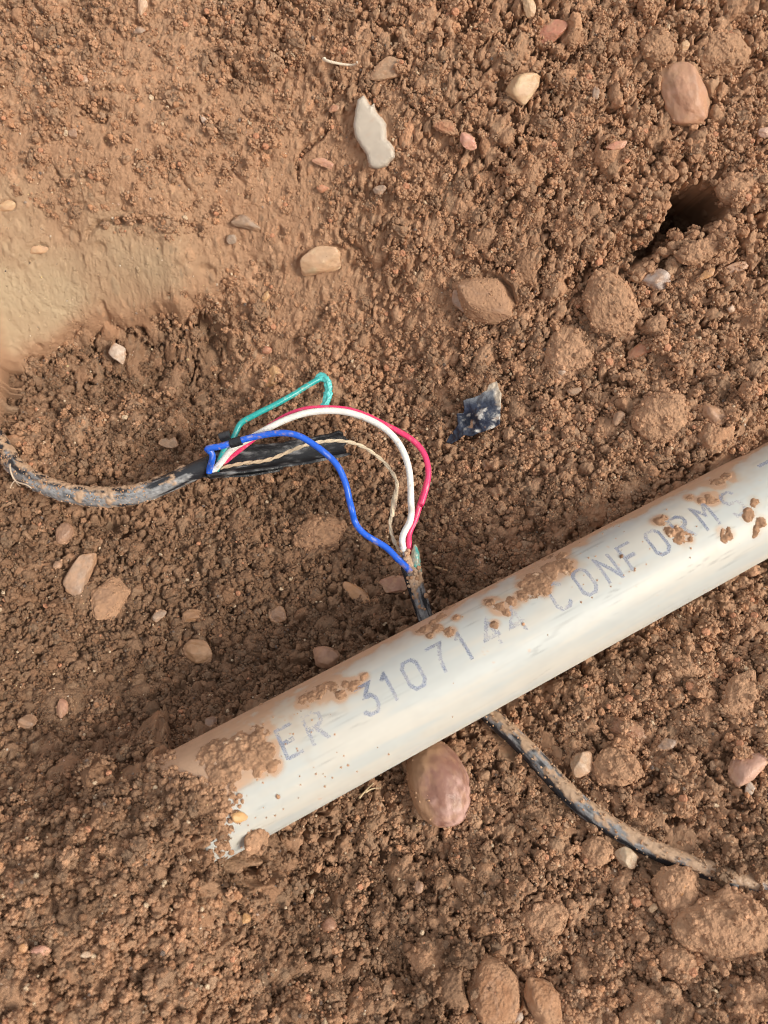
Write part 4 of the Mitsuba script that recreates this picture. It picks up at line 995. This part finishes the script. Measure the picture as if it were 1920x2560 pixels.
def wire(pts, r, col, label, seed, dirt=.0, ends=(0, 0), rfun=None, name='wire', sides=18):
    p = wpath(pts); p = p + .22 * np.stack([nz(p, 7, 2, seed + 6), nz(p, 7, 2, seed + 7), nz(p, 7, 2, seed + 8)], 1) * np.linspace(.2, 1, 5).mean()
    V, F, L, A = tube(p, r, sides, rfun)
    r_ = float(np.max(r)); iso = np.stack([L, np.cos(A) * r_, np.sin(A) * r_], -1)
    dd = sm(.35, .75, nz(iso, 2.6, 3, seed) + dirt + ends[0] * sm(9, 2, L) + ends[1] * sm(9, 2, L.max() - L))
    C = col * (1 + .06 * nz(iso, 2, 2, seed + 1))[:, None]
    C = C * (1 - .75 * dd[:, None]) + DUST * .75 * dd[:, None]
    sc_f = sm(.30, .55, nz(np.stack([L * .35, np.cos(A) * r_, np.sin(A) * r_], -1), .8, 2, seed + 3) + .35 * nz(iso, 9, 2, seed + 4))   # scuffs along the insulation
    C = C * (1 - .35 * sc_f[:, None]) + np.array([.62, .58, .54]) * .35 * sc_f[:, None]
    spk = sm(.45, .6, nz(iso, .7, 2, seed + 5) + .3 * nz(iso, 6, 2, seed + 9))
    C = C * (1 - .6 * spk[:, None]) + DUST * .6 * spk[:, None]
    V = V + (dd * .08)[:, None] * np.array([0, 0, 1])
    put(name, V, F, 'mat_wire', np.clip(C, .005, .85), parent=cable, label=label)
    return p
WH = np.array([.78, .77, .73]); BL = np.array([.018, .12, .68]); RD = np.array([.80, .05, .165]); GN = np.array([.025, .35, .34])
wire([(c2(70,750),11.5),(c2(120,710),13),(c2(190,625),16),(c2(300,545),19.5),(c2(450,462),22),(c2(600,390),24),(c2(730,352),25),(c2(860,340),25),(c2(980,350),25),(c2(1100,385),24.5),(c2(1200,435),24),(c2(1290,508),23),(c2(1360,610),22),(c2(1392,710),21),(c2(1408,830),19.5),(c2(1412,960),18),(c3(772,400),14.5),(c3(745,555),13),(c3(692,650),12),(c3(656,750),11),(c3(662,860),9.5),(c3(692,950),8),(c3(730,1040),6)], 1.05, WH, 'white wire', 190, -.12, (.5, .5))
wire([(c2(100,740),10.5),(c2(215,640),13),(c2(300,572),16),(c2(420,478),19),(c2(560,386),21),(c2(700,332),22),(c2(830,322),22),(c2(980,332),22),(c2(1130,380),22),(c2(1235,432),22),(c2(1350,490),21.5),(c2(1450,562),21),(c2(1510,650),20),(c2(1528,735),19),(c2(1515,850),17.5),(c2(1480,965),16),(c3(975,20),14.5),(c3(920,200),13),(c3(862,380),11.5),(c3(820,510),10.5),(c3(772,620),10),(c3(738,715),9.5),(c3(735,800),9),(c3(745,890),8),(c3(775,1000),6)], .95, RD, 'red wire', 200, -.2, (.2, .25))
blue = wire([(c2(62,760),12),(c2(72,705),15),(c2(84,655),18.5),(c2(70,615),20.5),(c2(48,600),21.5),(c2(70,588),22.3),(c2(115,582),22.8),(c2(200,560),23.2),(c2(300,530),24),(c2(400,505),25),(c2(500,491),26),(c2(580,490),26.5),(c2(660,507),26.5),(c2(730,545),26),(c2(800,592),25.5),(c2(870,650),24.5),(c2(922,708),23.5),(c2(957,775),22),(c2(982,850),20.5),(c2(1000,940),18.5),(c2(1020,1020),17),(c3(20,490),15),(c3(65,590),13.5),(c3(150,685),12.5),(c3(300,785),11.5),(c3(430,865),10.5),(c3(525,950),10),(c3(605,1035),9.6),(c3(685,1105),9.2),(c3(755,1190),8.8)], 1.03, BL, 'blue wire bent back on itself', 210, -.12, (.1, .55))
gp = wire([(c2(110,740),11),(c2(135,665),14),(c2(160,610),16),(c2(195,560),17),(c2(232,505),17.5),(c2(268,432),18.5),(c2(340,380),19.5),(c2(450,325),20),(c2(600,245),20),(c2(720,172),19.5),(c2(800,126),19)], .96, GN, 'teal green wire', 220, -.05, (0, 0))
# its stripped insulation hangs folded at the end
fp = wpath([(c2(790,130),19.2),(c2(825,116),19.4),(c2(850,135),19),(c2(858,190),17),(c2(860,235),16),(c2(845,275),15.2),(c2(828,312),14.6)], 80)
V, F, L, A = tube(fp, 1.2, 20, lambda l, a: (1 + .42 * nz(np.stack([l, np.cos(a) * 2, np.sin(a) * 2], -1), 1.3, 3, 226)) * np.where(np.abs(np.cos(a)) > .5, .62, 1.15))
V = V + .38 * np.stack([nz(V, 1.1, 2, 228), nz(V, 1.1, 2, 229), nz(V, 1.1, 2, 230)], 1)
put('wire_insulation', V, F, 'mat_wire', np.clip(GN * (1.25 + .5 * nz(V, 1.2, 3, 227))[:, None] + [.06, .05, .05], .01, .8), parent=cable, label='crumpled stripped end of the teal insulation')
# a stub of the green wire at the lower end, caked with earth
wire([(c3(850,1230),5),(c3(835,1120),7.2),(c3(825,1010),8.6),(c3(818,900),9.4),(c3(812,840),9.8)], np.interp(np.linspace(0, 1, 220), [0, .75, 1], [1.5, 1.35, .35]), GN, 'broken stub of green wire caked with earth', 230, .62, (0, 0), lambda l, a: 1 + .3 * nz(np.stack([l, np.cos(a) * 2, np.sin(a) * 2], -1), 1.1, 3, 231))
# black tape on the blue wire, and a snipped black end behind it
V, F, L, A = tube(wpath([(c2(203,559),23.3),(c2(240,549),23.6),(c2(277,537),23.9)], 24), 1.5, 20)
put('tape_band', V, F, 'mat_sheath', np.tile(np.array([.015, .016, .02]), (len(V), 1)), parent=cable, label='band of black tape round the blue wire')
V, F, L, A = tube(wpath([(c2(140,520),18.5),(c2(170,508),19),(c2(200,500),19.2)], 24), 1.55, 18, lambda l, a: 1 + .15 * nz(np.stack([l, np.cos(a), np.sin(a)], -1), 1, 2, 240))
put('tape_band', V, F, 'mat_sheath', np.tile(np.array([.035, .036, .04]), (len(V), 1)), parent=cable, label='black sleeve at the teal wire behind the blue wire')
# rip cord: two twisted strands
cord = wpath([(c2(140,722),11),(c2(220,704),12.5),(c2(300,690),13.5),(c2(450,670),15),(c2(550,632),16),(c2(650,590),17),(c2(740,560),17.5),(c2(830,545),18),(c2(920,540),18),(c2(1000,550),18),(c2(1090,580),17.5),(c2(1160,625),17),(c2(1230,682),16),(c2(1280,745),15),(c2(1315,815),14),(c2(1315,880),13.5),(c2(1295,960),12.5),(c2(1285,1040),11.5),(c3(580,120),10.5),(c3(532,280),10),(c3(512,450),9.5),(c3(495,570),9),(c3(510,680),8.5),(c3(540,780),8),(c3(595,880),7),(c3(650,970),6)], 420)
t, sd, up = frames(cord); Lc = np.concatenate([[0], np.cumsum(np.linalg.norm(np.diff(cord, axis=0), axis=1))])
tw = Lc * 2 * np.pi / 7.0
bits = []
for ph in (0, np.pi):
    pp = cord + .26 * (np.cos(tw + ph)[:, None] * sd + np.sin(tw + ph)[:, None] * up)
    V, F, L, A = tube(pp, .40, 10, lambda l, a: 1 + .22 * nz(np.stack([l, np.cos(a), np.sin(a)], -1), 1.6, 2, 251 + int(ph)))
    cl = np.array([.66, .55, .40]) * (1 + .12 * nz(np.stack([L, A * .3], -1), .6, 2, 250))[:, None]
    dd = sm(46, 8, L)[:, None] * .5
    bits.append((V, F, cl * (1 - dd) + np.array([.5, .33, .2]) * dd))
m = join(bits)
put('rip_cord', m[0], m[1], 'mat_fibre', np.clip(m[2], .02, .8), parent=cable, label='twisted beige thread between the wires')
# lumps of soil on the lower end
r = np.random.default_rng(260); pos, rad = [], []
for k in range(70):
    f = r.uniform(0, 1); c = lowp[int(f ** 1.5 * 46)]
    pos.append(c + np.array([r.normal(0, 1.5), r.normal(0, .8), r.uniform(.8, 3.4)])); rad.append(r.uniform(.4, 1.25))
for k in range(620):
    i = r.integers(8, 205); c = lp[i]; an_ = r.normal(0, 1.3)
    tt, s2, u2 = frames(lp)
    pos.append(c + (CR + .05) * (math.sin(an_) * s2[i] + math.cos(an_) * u2[i])); rad.append(r.uniform(.15, .42))
for k in range(240):
    i = r.integers(150, 415); c = lowp[i]; an_ = r.normal(-.3, 1.0)
    tt, s2, u2 = frames(lowp[i-2:i+3])
    pos.append(c + (CR + .05) * (math.sin(an_) * s2[2] + math.cos(an_) * u2[2])); rad.append(r.uniform(.15, .5))
m = scatter(np.array(pos), np.array(rad), np.clip(np.where(r.uniform(0, 1, (len(pos), 1)) > .4, SOIL * 1.25, DUST) * r.normal(1, .12, (len(pos), 1)), .02, .8), 2, 261)
put('cable_crumb', m[0], m[1], 'mat_soil', m[2], kind='stuff', label='crumbs of dry soil sticking to the cable', cat='soil crumbs')

# ------------------------------------------------------------------ scrap of plastic
def c4(x, y): return ((1080 + x / 7.54) * .864, (920 + y / 7.54) * .864)
outl = [(1240,270),(1290,440),(1330,500),(1310,780),(1290,1060),(1150,1150),(1000,1200),(880,1230),(760,1300),(620,1270),(500,1350),(350,1430),(250,1390),(330,1250),(460,1130),(500,1080),(480,880),(610,860),(630,760),(615,640),(800,580),(930,520),(1060,440),(1090,340)]
pc0, pn0 = frame_at(*c4(850, 850))
pc0 = pc0 + pn0 * 3.0
e1 = unit(np.cross([0, 1, 0], pn0)); e2 = np.cross(pn0, e1)
poly2 = [((on_plane(*c4(*q), pc0, pn0) - pc0) @ e1, (on_plane(*c4(*q), pc0, pn0) - pc0) @ e2) for q in outl]
from shapely.geometry import Polygon, Point
pg = Polygon(poly2).buffer(0)
ed = np.array([pg.exterior.interpolate(x, normalized=True).coords[0] for x in np.linspace(0, 1, 161)[:-1]])
bx0, by0, bx1, by1 = pg.bounds
gxx, gyy = np.meshgrid(np.arange(bx0, bx1, .35), np.arange(by0, by1, .35))
ins = np.stack([gxx.ravel(), gyy.ravel()], 1)
ins = ins[shapely.contains_xy(pg.buffer(-.15), ins[:, 0], ins[:, 1])]
from scipy.spatial import Delaunay
pts = np.vstack([ed, ins]); tri = Delaunay(pts).simplices
cen = pts[tri].mean(1); tri = tri[shapely.contains_xy(pg, cen[:, 0], cen[:, 1])]
tx, ty = (pts[:, 0] - bx0) / (bx1 - bx0), (pts[:, 1] - by0) / (by1 - by0)
ridged = lambda p, wl, s: 1 - 2 * np.abs(nz(p, wl, 2, s))
zz = 1.8 * sm(.35, .75, ty) * (1 - .5 * tx) + 2.6 * np.exp(-((tx - .68) ** 2 / .035 + (ty - .36) ** 2 / .03)) + .9 * ridged(pts, 4.5, 270) + .5 * ridged(pts, 2.0, 271) - 1.8 * sm(.3, 0, tx) - 1.6 * np.exp(-((tx - .42) ** 2 / .01 + (ty - .38) ** 2 / .03))
V1 = pc0 + pts[:, :1] * e1 + pts[:, 1:] * e2 + zz[:, None] * pn0
V2 = V1 - pn0 * .35
nb = len(pts); rg = np.arange(160); nx_ = (rg + 1) % 160
F = np.vstack([tri, tri[:, ::-1] + nb, np.stack([rg, nx_, nx_ + nb], 1), np.stack([rg, nx_ + nb, rg + nb], 1)])
n0 = np.cross(V1[tri[0, 1]] - V1[tri[0, 0]], V1[tri[0, 2]] - V1[tri[0, 0]])
if n0 @ pn0 < 0: F = F[:, ::-1]
Cb = np.tile(np.array([.022, .030, .055]), (nb, 1)) * (1 + .5 * nz(pts, 3, 2, 272))[:, None]
tip = sm(.80, .90, ty + .05 * nz(pts, 1.5, 2, 273)); rim = sm(.86, .97, tx + .1 * nz(pts, 2, 2, 274)) * sm(.4, .6, ty)
for w_, c_ in ((sm(.62, .8, ty) * .6, (.28, .30, .33)), (np.maximum(tip, rim), (.50, .42, .33))):
    Cb = Cb * (1 - w_[:, None]) + np.array(c_) * w_[:, None]
scuff = sm(.06, .34, nz(pts * [1, 1.3], 1.6, 3, 275) + .25 * np.exp(-((tx - .68) ** 2 + (ty - .35) ** 2) / .06) - .12) * sm(.68, .5, ty) * sm(.25, .45, tx)
Cb = Cb * (1 - scuff[:, None]) + np.array([.52, .50, .47]) * scuff[:, None]
mud_ = sm(.3, .5, nz(pts, 2.4, 2, 276) + .35 * np.exp(-((tx - .63) ** 2 / .01 + (ty - .28) ** 2 / .02)) - .1) * sm(.6, .4, ty) * sm(.2, .4, tx)
Cb = Cb * (1 - mud_[:, None]) + np.array([.46, .28, .17]) * mud_[:, None]
put('plastic_scrap', np.vstack([V1, V2]), F, 'mat_sheath', np.clip(np.vstack([Cb, Cb]), .01, .8), label='crumpled scrap of blue black plastic lying on the soil', cat='plastic scrap')

# ------------------------------------------------------------------ roots and straws
def stalk(name, uvz, r, col, label, cat, taper=.6, lift=.5):
    ps = []
    for u, v, dz in uvz:
        p = hit(u, v)
        for _ in range(3): p = at(u, v, float(soil_z([p[0]], [p[1]])[0]) + dz + 1.3)
        ps.append(p)
    p = spl(ps, 60)
    V, F, L, A = tube(p, np.linspace(r, r * taper, 60), 10, lambda l, a: 1 + .2 * nz(np.stack([l, np.cos(a)], -1), 1.5, 2, 280))
    put(name, V, F, 'mat_fibre', np.clip(np.array(col) * (1 + .12 * nz(V, 1.2, 2, 281))[:, None], .02, .85), label=label, cat=cat)
stalk('root', [(702,127,1.0),(716,134,1.4),(740,139,1.6),(771,134,.9)], .5, (.66,.56,.44), 'pale dry root on the bank near the top of the crack', 'root')
stalk('straw', [(776,1724,.5),(790,1708,1.2),(806,1692,1.4)], .34, (.55,.42,.26), 'short straw under the lower edge of the pipe', 'straw')
stalk('straw', [(790,1712,.8),(804,1704,1.2),(822,1702,.8)], .28, (.58,.46,.30), 'thin straw crossing the short one under the pipe', 'straw')
stalk('straw', [(940,1224,.5),(952,1228,1.2),(966,1232,.8)], .42, (.52,.34,.19), 'wood splinter on the soil right of the lower cable end', 'straw')
stalk('straw', [(582,1070,.6),(588,1080,1.0),(594,1088,.6)], .4, (.36,.26,.17), 'brown straw below the torn sheath', 'straw')
stalk('straw', [(512,1068,.6),(516,1082,1.0),(520,1096,.6)], .4, (.34,.24,.15), 'short brown straw under the left sheath', 'straw')
stalk('straw', [(894,992,.8),(905,990,1.2),(922,992,.8)], .5, (.50,.36,.22), 'pale splinter inside the loop of the red wire', 'straw')
rl = spl([at(22,1003,8.6), at(24,1021,9), at(33,1038,8), at(56,1047,8.6), at(68,1055,8)], 60)
V, F, L, A = tube(rl, np.linspace(.32, .22, 60), 8); bits = [(V, F, np.array([.56, .44, .33]))]
V, F, L, A = tube(spl([at(33,1038,8), at(27,1044,7), at(22,1055,6)], 30), np.linspace(.25, .12, 30), 8); bits.append((V, F, np.array([.56, .44, .33])))
V, F, L, A = tube(spl([at(30,1034,8), at(36,1043,7), at(44,1050,5.5)], 30), np.linspace(.2, .1, 30), 8); bits.append((V, F, np.array([.56, .44, .33])))
m = join(bits)
put('root', m[0], m[1], 'mat_fibre', np.array(m[2]), label='thin branching rootlet clinging to the left cable', cat='root')
